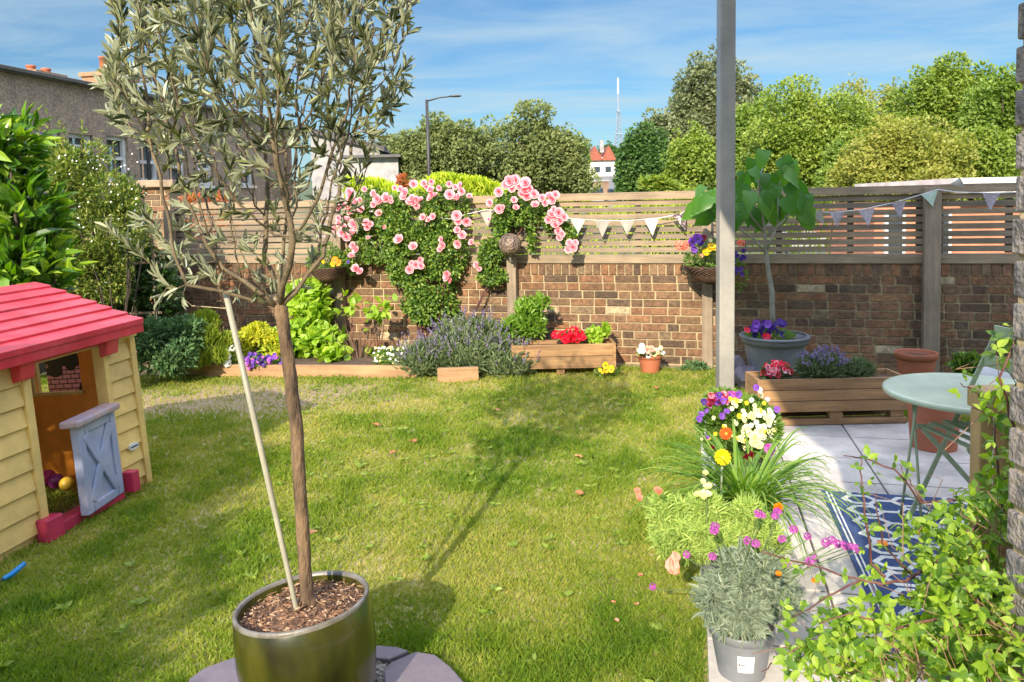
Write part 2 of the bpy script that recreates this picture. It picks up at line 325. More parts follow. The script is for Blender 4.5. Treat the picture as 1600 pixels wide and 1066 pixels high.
# patio
pm = MB(); SL, SD = .452, .405
for i in range(-1, 9):
    for j in range(0, 15):
        a0 = max(0, .02+i*SL); a1 = .02+(i+1)*SL-.009; b1 = 3.02-j*SD; b0 = b1-SD+.009
        if i < 0: continue
        q = [P0+PR*a+PD*bb for a, bb in ((a0,b0),(a1,b0),(a1,b1),(a0,b1))]
        zz = .022+.002*rng.random(); v = [(p[0],p[1],zz) for p in q]+[(p[0],p[1],-.03) for p in q]
        pm.add(v, [(0,1,2,3),(0,4,5,1),(1,5,6,2),(2,6,7,3),(3,7,4,0)], rng.random())
M_patio = mat('porcelain_slab', (.62,.57,.50), (.48,.45,.40), .6, 2.6, .1, bscale=60, lo=.42, hi=.6, stain=.2, attr=[(.9,.9,.91),(1.0,1.0,1.0),(1.05,1.04,1.02)])
pm.build('patio', M_patio, kind='structure', bevel=.002)
g0 = MB(); q = [P0+PR*a+PD*bb for a, bb in ((0.03,-3.4),(4.2,-3.4),(4.2,3.0),(0.03,3.0))]
g0.add([(p[0],p[1],.012) for p in q], [(0,1,2,3)]); g0.build('patio_joints', mat('joint_sand', (.08,.07,.06), (.12,.10,.09), .9, 30, .2), kind='structure')
# hill and road far away
hm = MB(); 
hp = [(-30,60,-.1),(60,60,-.1),(-40,150,7),(80,150,7),(-200,420,17),(260,420,17),(-500,900,24),(600,900,24),(-500,1100,0),(600,1100,0)]
hm.add(hp, [(0,1,3,2),(2,3,5,4),(4,5,7,6),(6,7,9,8)]); hm.build('hill', mat('hill_green', (.06,.09,.03), (.10,.12,.05), .9, .05, .1), kind='structure')
rd = MB(); c0 = pt(958,300,60); c1 = pt(950,281,150)
rd.add([(c0.x-1.2,60,.05),(c0.x+1.6,60,.05),(c1.x+2.2,150,7.1),(c1.x-1.6,150,7.1)], [(0,1,2,3)]); rd.build('road', mat('asphalt', (.20,.19,.18), (.16,.15,.145), .9, 1, .1), kind='structure')
# ------------------------------------------------------------------ brick courses (real bricks)
def brick_face(m, L0, L1, zb, courses, soldier, y=0, depth=.0, lip=.006):
    """bricks proud of the mortar on the local -y face, English/Flemish mixture"""
    for k in range(courses):
        x = L0-.2*rng.random(); st = k%2
        while x < L1:
            w_ = .215 if st else .1025; st = 1-st if rng.random() < .85 else st
            a = max(x, L0)+.004*rng.random(); b_ = min(x+w_, L1); x += w_+.011+.003*rng.random()
            if b_-a < .02: continue
            h = .064-.003*rng.random(); zz = zb+k*.075+.0055+.002*rng.random()
            bump_ = lip+.003*rng.random(); c_ = rng.random(); c_ = c_*.9 if rng.random() > .035 else 1.0
            m.box(((a+b_)/2, y-bump_/2, zz+h/2), (b_-a, bump_, h), rnd=c_)
    if soldier:
        x = L0; zz = zb+courses*.075
        while x < L1:
            w_ = .064; m.box((x+w_/2, y-.005, zz+.052), (w_-.002*rng.random(), .010+.003*rng.random(), .098), rnd=rng.random()*.9); x += .0755
wall = thing('brick_wall', 'long low wall of old brown and red bricks behind the lawn under the slatted fence', 'wall', (WO[0],WO[1],0), WRZ)
WL0 = wl(238,450)[0]; WL1 = 3.0; WH = .935
mo = MB(); mo.box(((WL0+WL1)/2, .115, WH/2-.1), (WL1-WL0, .22, WH+.2)); mo.build('mortar', M_mortar, wall)
bk = MB(); brick_face(bk, WL0, WL1, 0.0, 11, True); bk.build('bricks', M_brick, wall, bevel=.003)
# fence posts and panels
post_px = [(270,'s'),(531,'b'),(801,'g'),(1105,'b'),(1455,'t')]
plabels = ['weathered wooden fence post at the far left end of the slatted fence', 'wooden post behind the olive tree carrying a hanging basket above hydrangea leaves',
  'wooden post between rose bushes with a woven ball on its top', 'wooden post left of the grey pole carrying the pansy basket', 'broad tall wooden post standing between the two right fence panels']
posts = []
for (px, kd), lb in zip(post_px, plabels):
    s = wl(px, 450, .06)[0]; P = WO+WU*s+WN*.06; wd = .125 if kd == 't' else .092
    top = {'s':1.52,'b':1.43,'g':1.0,'t':1.57}[kd]
    p = MB(); p.box((0,0,top/2-.1), (wd,.085,top+.2)); o = p.build('fence_post', M_post, None, bevel=.004, label=lb, cat='post', group='posts along the brick wall')
    o.location = (P[0],P[1],0); o.rotation_euler = (0,0,WRZ); posts.append((s, P))
pl = ['slatted fence panel at the far left behind the olive tree', 'slatted fence panel behind the large pink rose bush', 'pale sunlit slatted fence panel between the ball post and the grey pole',
      'shaded slatted fence panel behind the fig tree', 'short dark slatted fence panel at the right end beside the house corner']
ss = [q[0] for q in posts]+[WL1]
for i in range(5):
    a, c = ss[i], ss[i+1]; Ln = c-a-.004; root = thing('slatted_fence', pl[i], 'fence', tuple(WO+WU*((a+c)/2))+(0,), WRZ, 'slatted fence panels on the brick wall')
    f = MB(); f.box((0,.0,.975), (Ln,.045,.082), rnd=.7); f.box((0,-.004,1.55), (Ln,.055,.055), rnd=.9); f.build('rail', M_slat, root, bevel=.002)
    sl = MB(); z = 1.035
    while z < 1.515: sl.box((0,.002+.002*rng.random(),z+.022), (Ln,.018,.047), rnd=rng.random()); z += .0625
    sl.build('slats', M_slat, root)
    nb = max(2, int(Ln/.85)+1)
    for j in range(nb+1): bt = MB(); bt.box((-Ln/2+.03+(Ln-.06)*j/nb, .03, 1.27), (.05 if j%nb else .14,.03,.50), rnd=.1); bt.build('batten', M_slat, root)
    cp = MB(); cp.box((0,.01,1.585), (Ln,.075,.014), rnd=.8); cp.build('capping', M_slat, root, bevel=.002)
# woven ball on the post
bp_ = posts[2][1]; bc = wp(797,382,.27)
ball = thing('garden_ball', 'round woven metal garden ball on top of the wooden post among pink roses', 'ornament', (bc.x,bc.y,bc.z))
m = MB(); m.blob((0,0,0), .096, 20, 14, 0); m.build('core', mat('dark_inside', (.10,.075,.06), (.05,.04,.035), .8, 30, .2), ball, smooth=True)
m = MB()
for i in range(46):
    a = rng.normal(size=3); a /= np.linalg.norm(a); c = np.cross(a, rng.normal(size=3)); c /= np.linalg.norm(c); d = np.cross(a, c); th = np.linspace(0,6.283,33)
    m.tube(.102*(np.cos(th)[:,None]*c+np.sin(th)[:,None]*d), .0026, 5, False)
m.build('weave', mat('bronze_wire', (.36,.27,.20), (.20,.15,.12), .45, 20, .1, metal=.5), ball, smooth=True)
m = MB(); m.tube([(0,.0,-.095),(0,.05,-.16),(-WN[0]*.2,-WN[1]*.2,-.18)], .010, 8); m.build('stem', M_steel, ball)
# flower bed edging
v = edgeB-edgeA; 
for nm, A, B, lb, h in (('edging_board', edgeA, edgeB, 'long low timber edging board between the lawn and the left flower bed', .10),
                  ('edging_board', gr(684,596), gr(748,594), 'short timber block end showing below the big lavender bush', .115)):
    e = MB(); c = (A+B)/2; e.box((0,0,h/2-.05), ((B-A).length,.05,h+.1)); o = e.build(nm, M_edge, None, bevel=.004, label=lb, cat='edging board', group='timber edging')
    o.location = (c.x,c.y,0); o.rotation_euler = (0,0,math.atan2((B-A).y,(B-A).x))
bs = MB(); C4 = [edgeA, edgeB, wp(660,560), wp(250,560)]; C4[3].x -= .6
bs.add([(p.x,p.y,.07) for p in C4], [(0,1,2,3)]); bs.build('bed_soil', mat('bed_soil', (.07,.045,.03), (.13,.085,.055), .95, 18, 1.0, bscale=60), kind='structure')
# ------------------------------------------------------------------ plants
def outward(n, base=(0,0,.3)):
    v = rng.normal(size=(n,3)); v /= np.linalg.norm(v, axis=1, keepdims=True); return v
def cloud(blobs, n, surf=.55):
    """points in a set of ellipsoids, biased to the outside; returns points and outward directions"""
    vol = np.array([b[1][0]*b[1][1]*b[1][2] for b in blobs])**.8; pick = rng.choice(len(blobs), n, p=vol/vol.sum())
    C = np.array([tuple(b[0]) for b in blobs])[pick]; Rr = np.array([b[1] for b in blobs])[pick]
    d = outward(n); r = rng.random(n)**(1/3)*(1-surf)+surf*(.9+.2*rng.random(n)); r = np.minimum(r, 1.08)
    return C+d*Rr*r[:,None], d
def leafcols(*c): return list(c)
M_L = {
 'hydr': leafmat('hydrangea_leaf', [(.16,.30,.02),(.30,.46,.035),(.44,.58,.07)], .4, .4),
 'gold': leafmat('golden_leaf', [(.30,.36,.02),(.48,.50,.03),(.60,.56,.06)], .5, .35),
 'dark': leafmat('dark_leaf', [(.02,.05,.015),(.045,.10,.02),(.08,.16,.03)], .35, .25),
 'rose': leafmat('rose_leaf', [(.05,.11,.02),(.09,.18,.03),(.17,.28,.04),(.3,.4,.07)], .35, .35),
 'sage': leafmat('sage_leaf', [(.045,.10,.03),(.08,.16,.05),(.13,.23,.085)], .7, .25),
 'feather': leafmat('feathery_leaf', [(.16,.24,.03),(.26,.34,.04),(.36,.40,.06)], .5, .4),
 'lav': leafmat('lavender_leaf', [(.10,.15,.06),(.17,.23,.10),(.24,.30,.15)], .7, .25),
 'lavfl': leafmat('lavender_flower', [(.12,.09,.18),(.19,.15,.27),(.28,.23,.34)], .7, .2),
 'laurel': leafmat('laurel_leaf', [(.03,.08,.012),(.06,.15,.018),(.13,.27,.025),(.34,.48,.06)], .22, .35, spec=.6),
 'jas': leafmat('jasmine_leaf', [(.06,.11,.02),(.13,.20,.035),(.25,.31,.06),(.40,.41,.11)], .4, .35),
 'hedge': leafmat('hedge_leaf', [(.26,.36,.03),(.44,.54,.05),(.60,.64,.09)], .35, .4),
 'fig': leafmat('fig_leaf', [(.05,.14,.02),(.07,.19,.03),(.12,.26,.04)], .4, .35, back=(.16,.26,.10)),
 'choi': leafmat('choisya_leaf', [(.10,.20,.02),(.18,.32,.04),(.30,.44,.08)], .3, .35),
 'poppy': leafmat('poppy_leaf', [(.30,.42,.11),(.42,.54,.15),(.55,.62,.20)], .6, .4),
 'wallf': leafmat('wallflower_leaf', [(.14,.19,.13),(.22,.28,.19),(.32,.37,.26)], .6, .2),
 'strap': leafmat('strap_leaf', [(.08,.18,.02),(.15,.28,.035),(.28,.40,.07)], .35, .35),
 'climb': leafmat('climber_leaf', [(.07,.15,.02),(.15,.27,.025),(.26,.39,.04),(.38,.50,.07)], .4, .45),
 'olive': leafmat('olive_leaf', [(.05,.065,.026),(.10,.12,.045),(.21,.23,.085),(.48,.47,.20)], .40, .22, back=(.29,.31,.19), spec=.5),
 'small': leafmat('small_leaf', [(.08,.16,.02),(.14,.25,.04),(.22,.33,.06)], .45, .35),
}
def petalmat(n, *c): return leafmat(n, list(c), .5, .35)
M_F = {
 'pink': petalmat('pink_petal', (.80,.20,.28), (.88,.40,.46), (.92,.62,.64)), 'red': petalmat('red_petal', (.75,.01,.04), (.85,.03,.09)),
 'purple': petalmat('purple_petal', (.16,.05,.42), (.30,.10,.55)), 'violet': petalmat('violet_petal', (.06,.025,.22), (.12,.04,.36)),
 'magenta': petalmat('magenta_petal', (.36,.06,.32), (.58,.18,.52)), 'yellow': petalmat('yellow_petal', (.95,.62,.01), (.98,.75,.03)),
 'cream': petalmat('cream_petal', (.85,.80,.35), (.92,.88,.58)), 'white': petalmat('white_petal', (.82,.82,.80), (.9,.9,.88)),
 'orange': petalmat('orange_petal', (.90,.30,.01), (.95,.42,.03)), 'coral': petalmat('coral_petal', (.90,.28,.20), (.95,.48,.35)),
 'scarlet': petalmat('scarlet_petal', (.85,.10,.02), (.92,.2,.04)), 'maroon': petalmat('maroon_petal', (.20,.01,.03), (.35,.02,.05)),
 'dark': flat('flower_eye', (.05,.02,.03)), 'eye': flat('yellow_eye', (.8,.5,.03)),
}
FM = {}
def flower(kind, col, r=1.0):
    """unit flower facing +z, shared by every copy"""
    key = (kind, col, random.randrange(3))
    if key in FM: return FM[key]
    m = MB()
    if kind == 'rose':
        for ring, (n, l, up, off) in enumerate([(6,1.0,.25,.05),(6,.85,.7,.04),(5,.62,1.4,.03),(4,.42,2.8,.02)]):
            th = np.arange(n)*6.283/n+ring*.5+rng.random(n)*.3
            D = np.stack([np.cos(th),np.sin(th),np.full(n,up)],1); Nn = np.stack([-np.cos(th)*up,-np.sin(th)*up,np.ones(n)],1)
            m.leaves(np.stack([np.cos(th)*off,np.sin(th)*off,np.full(n,.02*ring)],1), D, l, l*.9, 'petal', np.clip(.75-ring*.22+.2*rng.random(n),0,1), Nn)
    elif kind == 'pansy':
        for i, (a, l, w_) in enumerate([(60,.95,.9),(120,.95,.9),(0,.9,.8),(180,.9,.8),(270,1.0,1.2)]):
            D = [(math.cos(R(a)),math.sin(R(a)),.12)]; m.leaves([(0,0,.03*i)], D, l, w_, 'petal', [rng.random()], [(0,0,1)])
        m.leaves([(0,0,.17)]*3, [(math.cos(t),math.sin(t),.1) for t in (R(270),R(10),R(170))], .38, .3, 'diamond', None, [(0,0,1)]*3, mat=1)
    elif kind == 'daisy':
        n = 14; th = np.arange(n)*6.283/n
        for k_, l in ((0,1.0),(1,.82)):
            t2 = th+k_*.22; D = np.stack([np.cos(t2),np.sin(t2),np.full(n,.15+.3*k_)],1); m.leaves(np.zeros((n,3))+[0,0,.05*k_], D, l, .38, 'petal', None, np.tile([0,0,1.],(n,1)))
        m.blob((0,0,.12), (.24,.24,.14), 8, 5, .05, mat=1)
    elif kind == 'umbel':                              # round head of little flowers
        P_, d = [], outward(26); d[:,2] = np.abs(d[:,2])*.8
        for q in d:
            t0 = rng.random()*6.28; a = np.cross(q, [.3,.5,.8]); a /= np.linalg.norm(a); c = np.cross(q, a)
            for j in range(5):
                t = t0+j*1.2566; m.leaves([q*.78], [np.cos(t)*a+np.sin(t)*c+q*.2], .36, .30, 'petal', [rng.random()], [q])
    elif kind == 'cup':                                # poppy cup or bud
        th = np.arange(4)*1.5708+rng.random()*.4; D = np.stack([np.cos(th)*.45,np.sin(th)*.45,np.ones(4)],1)
        m.leaves(np.zeros((4,3)), D, 1.0, 1.0, 'petal', None, np.stack([-np.cos(th),-np.sin(th),np.ones(4)*.4],1))
    me = m.mesh('flower_'+kind, [M_F[col], M_F['dark'] if kind != 'daisy' else (M_F['eye'])]); FM[key] = me
    return me
def put_flower(parent, kind, col, P, r, face=(-.2,-.9,.5), name='flower', label=None):
    o = link(name, flower(kind, col), parent, label=label)
    f = Vector(face)+Vector(rng.normal(size=3)*.22); o.rotation_mode = 'QUATERNION'; o.rotation_quaternion = f.to_track_quat('Z','Y')
    q = Vector(P)-(parent.location if parent else Vector((0,0,0))); o.location = q; o.scale = (r,r,r); return o
def bush(name, label, cat, base, blobs, n, lg, wd, lm, T='ovate', stems=5, srad=.006, smat=None, group=None, up=.5, surf=.55, fname='foliage', lump=True, wild=.5, rad_=.8):
    """plant: foliage + stems; blobs in world coordinates"""
    root = thing(name, label, cat, tuple(base), group=group); B = np.array(tuple(base))
    if lump:                                           # break each big form into uneven clumps
        nb = []
        for c, r in blobs:
            r = np.array(r)*np.ones(3); nb.append((np.array(tuple(c)), r*.72))
            for _ in range(7):
                d = outward(1)[0]; nb.append((np.array(tuple(c))+d*r*(.55+.25*rng.random()), r*(.26+.2*rng.random())))
        blobs = nb
    P, d = cloud(blobs, n, surf); P = P[P[:,2] > .0] if len(P) else P; d = d[:len(P)]
    D = d*rad_+rng.normal(size=P.shape)*wild+[0,0,up]
    MB().leaves(P-B, D, lg*(.7+.6*rng.random(len(P))), wd*(.7+.6*rng.random(len(P))), T).build(fname, lm, root)
    if stems:
        st = MB()
        for i in range(stems):
            t = np.array(tuple(blobs[rng.integers(len(blobs))][0])); t = t+rng.normal(size=3)*.02; mid = (B+t)/2+rng.normal(size=3)*.03*np.linalg.norm(t-B)
            st.tube([(B-B)+rng.normal(size=3)*[.02,.02,0], mid-B, t-B], [srad,srad*.8,srad*.4], 6)
        st.build('stem', smat or M_stem, root, smooth=True)
    return root
def W2(P, dx=0, dy=0, dz=0): return Vector((P.x+dx, P.y+dy, P.z+dz))
def pb(px, py, Y, rx, ry, rd=None):                   # ellipsoid from photograph measures (px radii) at distance Y
    k = Y/F; return (pt(px,py,Y), (rx*k, (rd if rd else rx)*k, ry*k))
def base_at(px, Y, z=0): q = pt(px, 500, Y); return Vector((q.x, Y, z))

# ================================================================== FAR SCENE
def tree(name, label, px, top, wpx, bot, Y, lm, n, lf, trunk=True, squash=1.0, clumps=26, T='diamond', shape='round', group='trees beyond the garden', core=.5):
    """crown of uneven leaf clumps over a tapered trunk with limbs"""
    k = Y/F; wpx *= 1.14; c = pt(px, (top+bot)/2, Y); rx = wpx/2*k; rz = (bot-top)/2*k; ry = rx*.8
    root = thing(name, label, 'tree', (c.x, c.y, -.1 if Y < 70 else max(0,c.z-rz-3)), group=group); bz = root.location.z
    cs = []; C0 = np.array(tuple(c)); RR = np.array([rx,ry,rz]); nlo = 9 if shape == 'tall' else 8
    for i in range(nlo):                              # big uneven lobes, each carrying smaller clumps
        d = outward(1)[0]; d[1] = -abs(d[1]) if i%3 else d[1]
        if i < 3: d = np.array([(-.5,.1,.5)[i]*1.1, -.2, (.62,.85,.5)[i]]); d /= np.linalg.norm(d)
        if shape == 'tall': d = np.array([rng.uniform(-.75,.75), -.3, -1+2*(i+.5)/nlo])
        ls = rng.uniform(.42,.60); lc = C0+d*RR*(1-ls*.98); lr = RR*ls; lr = np.minimum(lr, min(rx,rz)*.72)
        cs.append((lc, lr*.62))
        for j in range(max(5,int(clumps/2.6))):
            e = outward(1)[0]; e[1] = -abs(e[1])*.8; cs.append((lc+e*lr*rng.uniform(.75,1.02), lr*rng.uniform(.12,.34)))
    for i in range(3): cs.append((C0+[rng.normal()*.15*rx,ry*.25,rz*(.35*(i-1)-.15)], RR*[.75,.5,.55]))
    n = int(n*1.35); lf = lf*.86; P, d = cloud([(Vector(a), b) for a, b in cs], n, .8); P = P[P[:,2] > 0]; d = d[:len(P)]
    kk = rng.random(len(P)); D = d*.7+rng.normal(size=P.shape)*.7+[0,0,.1]
    big = vnoise(P[:,0]/rx, P[:,2]/rx, 4.3, 5); col = np.clip(.15+.5*big+.5*(kk-.4), 0, 1)
    MB().leaves(P-np.array(root.location), D, lf*(.6+.8*kk), lf*.75, T, col).build('crown', lm, root)
    t = MB(); b0 = Vector((c.x,c.y,bz)); t.tube([Vector((0,0,0)), Vector((rx*.03,0,(c.z-bz)*.5)), c-b0+Vector((0,0,rz*.5))], [rx*.09+.05,rx*.07+.03,.03], 8)
    for a, _ in cs[:9*5:5]: s0 = Vector((0,0,(c.z-bz)*rng.uniform(.5,.95))); t.tube([s0, (s0+Vector(a)-b0)/2+Vector((0,0,-.1*rz)), Vector(a)-b0], [rx*.035+.015,rx*.025,.01], 5)
    t.build('trunk', M_darkbark, root, smooth=True); return root
T1 = leafmat('willow_leaf', [(.12,.15,.05),(.18,.22,.07),(.28,.31,.11)], .6, .25)
T2 = leafmat('lime_leaf', [(.09,.155,.02),(.19,.27,.035),(.34,.40,.07)], .5, .28)
T3 = leafmat('deep_green_leaf', [(.035,.085,.018),(.065,.14,.03),(.12,.21,.045)], .5, .2)
T4 = leafmat('grey_green_leaf', [(.08,.11,.04),(.18,.21,.09),(.34,.36,.20)], .5, .25)
T5 = leafmat('yellow_green_leaf', [(.17,.21,.03),(.29,.31,.06),(.42,.39,.10)], .5, .35)
T6 = leafmat('mid_green_leaf', [(.09,.16,.02),(.18,.27,.04),(.30,.38,.08)], .5, .3)
TR = [
 ('willow_tree','dense grey-green tree just right of the street lamp',693,178,150,330,31,T1,15000,.17,30,'round'),
 ('willow_tree','rounded olive-green tree behind the woven ball and roses',830,172,182,345,32,T1,19000,.17,34,'round'),
 ('ash_tree','slim light green tree left of the red roofed house',903,200,42,320,36,T6,5000,.2,16,'tall'),
 ('distant_tree','small far tree beside the foot of the radio mast',951,224,34,262,170,T3,2500,.6,12,'round'),
 ('distant_tree','dark far trees low behind the white house at the left of the mast',925,240,40,270,190,T3,2500,.6,12,'round'),
 ('yew_tree','dark green tree right of the radio mast and far house',1010,196,82,330,37,T3,11000,.2,24,'round'),
 ('poplar_tree','tall grey-green tree partly behind the grey pole',1108,66,158,330,42,T4,24000,.22,46,'tall'),
 ('poplar_tree','grey-green tree filling the gap left of the tall one',1045,160,110,330,41,T4,11000,.22,26,'round'),
 ('sycamore_tree','bright lime tree in front of the tall grey-green one',1078,198,92,335,33,T2,9000,.17,24,'round'),
 ('sycamore_tree','broad yellow-green tree right of the grey pole',1262,132,205,350,35,T2,26000,.18,46,'round'),
 ('ash_tree','mid green tree directly behind the grey pole and fig',1185,140,110,340,39,T6,11000,.2,26,'round'),
 ('birch_tree','thin airy tree with sky showing through, above the others',1335,112,90,250,46,T5,2600,.2,14,'tall'),
 ('birch_tree','second thin airy tree left of the broad tall crown',1385,118,70,240,47,T5,2400,.2,13,'tall'),
 ('maple_tree','rounded ochre-green tree behind the bunting',1412,182,205,345,28,T5,24000,.15,44,'round'),
 ('oak_tree','tall spreading green tree at the upper right',1478,92,175,300,40,T2,22000,.21,42,'round'),
 ('oak_tree','dark green tree at the right edge beside the brick corner',1572,90,130,330,34,T6,15000,.19,34,'round'),
 ('hazel_tree','leafy green tree low in front of the right edge oak',1520,195,130,335,29,T2,12000,.16,30,'round'),
 ('hazel_tree','leafy green tree low between the ochre tree and the broad one',1320,215,90,345,31,T6,9000,.17,24,'round'),
 ('garden_tree','pale misty tree behind the low grey building by the lamp',612,205,52,290,60,T4,3000,.3,14,'round'),
]
for a in TR: tree(a[0],a[1],a[2],a[3],a[4],a[5],a[6],a[7],a[8],a[9],clumps=a[10],shape=a[11])
def hedge(name, label, px0, px1, top, Y0, Y1, lm, n, lf, cat='hedge', T='lance', zb=0, up=1.1):
    a = pt(px0, top, Y0); c = pt(px1, top, Y1); root = thing(name, label, cat, ((a.x+c.x)/2,(a.y+c.y)/2,0)); o = np.array(root.location)
    t = rng.random(n); X = a.x+(c.x-a.x)*t; Yv = a.y+(c.y-a.y)*t; H = a.z+(c.z-a.z)*t
    H = H-.16+.22*vnoise(X,Yv*0,2.5,44); dy = rng.uniform(0,.5,n); z = np.where(rng.random(n) < .55, H-.12*rng.random(n)**2, zb+(H-zb)*rng.random(n)); dy = np.where(z < H-.12, dy*.2, dy)
    P = np.stack([X,Yv+dy,z],1)
    D = np.stack([rng.normal(size=n)*.6, -.3+rng.normal(size=n)*.4, np.full(n,up)],1)
    MB().leaves(P-o, D, lf*(.6+.8*rng.random(n)), lf*.32, T).build('foliage', lm, root)
    s = MB()
    for i in range(9):
        q = i/8; b_ = np.array([a.x+(c.x-a.x)*q, a.y+(c.y-a.y)*q+.2, 0])-o; s.tube([b_, b_+[0.03,0,.6], b_+[.1,0,a.z-.25]], [.02,.015,.006], 5)
    s.build('stem', M_darkbark, root); return root
hedge('laurel_hedge','bright yellow-green hedge rising behind the fence and roses', 535, 790, 286, 8.9, 8.5, M_L['hedge'], 9000, .075)
hedge('garden_hedge','green hedge seen through the slats behind the middle fence panels', 790, 1300, 318, 9.6, 8.8, M_L['hedge'], 9000, .08)
hedge('low_hedge','low lime green hedge top peeping over the fence left of the pole', 1010, 1100, 284, 10.4, 10.2, T2, 4500, .10, T='diamond', up=.3)
RED = leafmat('photinia_leaf', [(.12,.20,.03),(.45,.12,.05),(.55,.20,.10)], .4, .35)
bush('photinia_shrub','shrub with coppery red new leaves behind the left fence panel','shrub', base_at(315,9.3), [pb(300,318,9.3,26,12),pb(350,314,9.3,22,12),pb(320,350,9.3,50,24)], 700, .08,.03, RED, 'lance')
bush('photinia_shrub','small shrub with a reddish tip beside the lamp post foot','shrub', base_at(628,9.8), [pb(630,285,9.8,9,14),pb(628,310,9.8,16,20)], 420, .07,.025, RED, 'lance', 3)
# street lamp
q = pt(672,300,28); sl_ = thing('street_lamp','dark street lamp with a single arm above the willow trees','street lamp',(q.x,28,0))
zt = pt(671,156,28).z; m = MB(); m.tube([(0,0,0),(-.02,0,zt*.5),(-.03,0,zt)], [.075,.065,.055], 10); m.tube([(-.03,0,zt-.05),(.45,0,zt+.07),(.85,0,zt+.10)], [.03,.026,.022], 8); m.build('pole', mat('dark_lamp_paint', (.05,.045,.045), None, .5, 5, .02), sl_, smooth=True)
m = MB(); m.blob((1.0,0,zt+.11), (.24,.1,.045), 12, 7, 0); m.build('lamp_head', mat('lamp_head_paint', (.07,.07,.07), None, .4, 5, .02), sl_, smooth=True)
# radio mast on the far hill
Y = 800; q = pt(967,240,Y); zb = q.z-12; zt = pt(966,122,Y).z; H = zt-zb
mast = thing('radio_mast','tall thin lattice radio mast on the far skyline','radio mast',(q.x,Y,zb)); M_mast = mat('hazed_mast', (.30,.36,.44), (.24,.30,.38), .6, 1, 0)  # distance haze is put into the bluish grey colour
m = MB(); h1 = H*.62
def half(z): return 4.6*max(0,1-z/h1)**1.3+1.3
for i in range(14):
    z0, z1 = h1*i/14, h1*(i+1)/14; a, b_ = half(z0), half(z1)
    for sx, sy in ((-1,-1),(1,-1),(1,1),(-1,1)):
        m.tube([(sx*a,sy*a,z0),(sx*b_,sy*b_,z1)], .42, 4, False); m.tube([(sx*a,sy*a,z0),(-sx*b_ if sx*sy>0 else sx*b_, sy*b_ if sx*sy>0 else -sy*b_, z1)], .25, 4, False)
    m.tube([(-b_,-b_,z1),(b_,-b_,z1),(b_,b_,z1),(-b_,b_,z1),(-b_,-b_,z1)], .25, 4, False)
m.build('lattice', M_mast, mast); m = MB(); m.tube([(0,0,h1-2),(0,0,H*.82)], 1.0, 8); m.build('upper_mast', M_mast, mast)
for z_, w_ in ((H*.62,4),(H*.36,6)): m = MB(); m.box((0,0,z_),(w_,w_,1.2)); m.build('platform', M_mast, mast)
m = MB(); m.tube([(0,0,H*.82),(0,0,H)], [1.15,.9], 8); m.build('aerial', mat('white_aerial', (.75,.75,.78), None, .5, 1, 0), mast)
# far twin-gabled house
Y = 140; k = Y/F; q = pt(941,283,Y); fh = thing('far_house','distant white house with twin red tiled gables below the mast','house',(q.x,Y,q.z-1.5))
M_rt = mat('red_roof_tile', (.36,.10,.055), (.26,.075,.045), .8, 2, .3); M_rend = mat('cream_render', (.38,.37,.37), (.33,.32,.32), .9, 3, .1)
m = MB(); m.box((0,4,2.9),(4.9,8,5.8)); m.build('wall', mat('white_house_render', (.72,.70,.66), None, .9, 3, .1), fh)
for sx in (-1.25,1.25):
    m = MB(); v = [(sx-1.4,-.5,5.2),(sx+1.4,-.5,5.2),(sx,-.3,7.9),(sx-1.4,8,5.2),(sx+1.4,8,5.2),(sx,8,7.9)]; m.add(v, [(0,1,2),(0,2,5,3),(1,4,5,2),(3,5,4)]); m.build('roof', M_rt, fh)
m = MB(); m.box((.1,1,7.8),(.7,.7,2.2)); m.build('chimney', M_rend, fh); 
for q_ in ((-.9,3.6),(1.1,3.6),(-.9,1.4)): m = MB(); m.box((q_[0],-.05,q_[1]),(1.0,.1,1.0)); m.build('window', M_glass, fh)
Y = 62; q = pt(938,304,Y); w_ = thing('retaining_wall','brown brick street wall below the distant white house','wall',(q.x,Y,0)); m = MB(); m.box((0,0,1.45),(1.35,.4,3.5)); m.build('wall', mat('brown_street_brick', (.30,.20,.13), (.22,.14,.09), .9, 6, .4), w_); m = MB(); m.box((0,0,3.27),(1.45,.5,.14)); m.build('coping', M_rend, w_)
for px, Y, c, lb in ((927,52,(.6,.6,.62),'white car parked on the far road at the left'),(966,55,(.35,.38,.42),'grey car parked on the far road near the dark tree')):
    q = pt(px,305,Y); cr = thing('parked_car', lb, 'car', (q.x,Y,q.z-.9), group='cars parked on the far road'); M_c = mat('car_paint', c, None, .3, 3, 0)
    m = MB(); m.prism([(-.85,0),(.85,0),(.85,1.6),(-.85,1.6)], .3, .95); m.build('body', M_c, cr, bevel=.08); m = MB(); m.prism([(-.7,.1),(.7,.1),(.65,1.4),(-.65,1.4)], .95, 1.4); m.build('window', M_glass, cr, bevel=.1)
    for sx in (-.8,.8):
        m = MB(); m.tube([(sx-.08,.2,.32),(sx+.08,.2,.32)], .32, 14); m.build('wheel', flat('tyre_rubber', (.03,.03,.03)), cr)
# left terrace house: pebbledashed side wall running away along the gardens
M_peb = mat('pebbledash', (.46,.345,.25), (.22,.165,.12), .95, 13, 1.0, bscale=30, lo=.38, hi=.64, bdist=.03, detail=12)
HO = np.array([-13.5,25.0]); HU = PD
th = thing('terraced_house','long grey-brown pebbledashed house at upper left with sash windows','house',(HO[0],HO[1],0), math.atan2(HU[1],HU[0]))
sA = plane(-140,100,HO,HU)[0]; sB = plane(455,230,HO,HU)[0]; eav = plane(150,140,HO,HU)[1]
wins = [(52,68,203,236),(107,131,209,247),(166,189,213,280),(217,235,222,284),(262,276,232,288),(308,322,238,290),(375,388,246,290)]
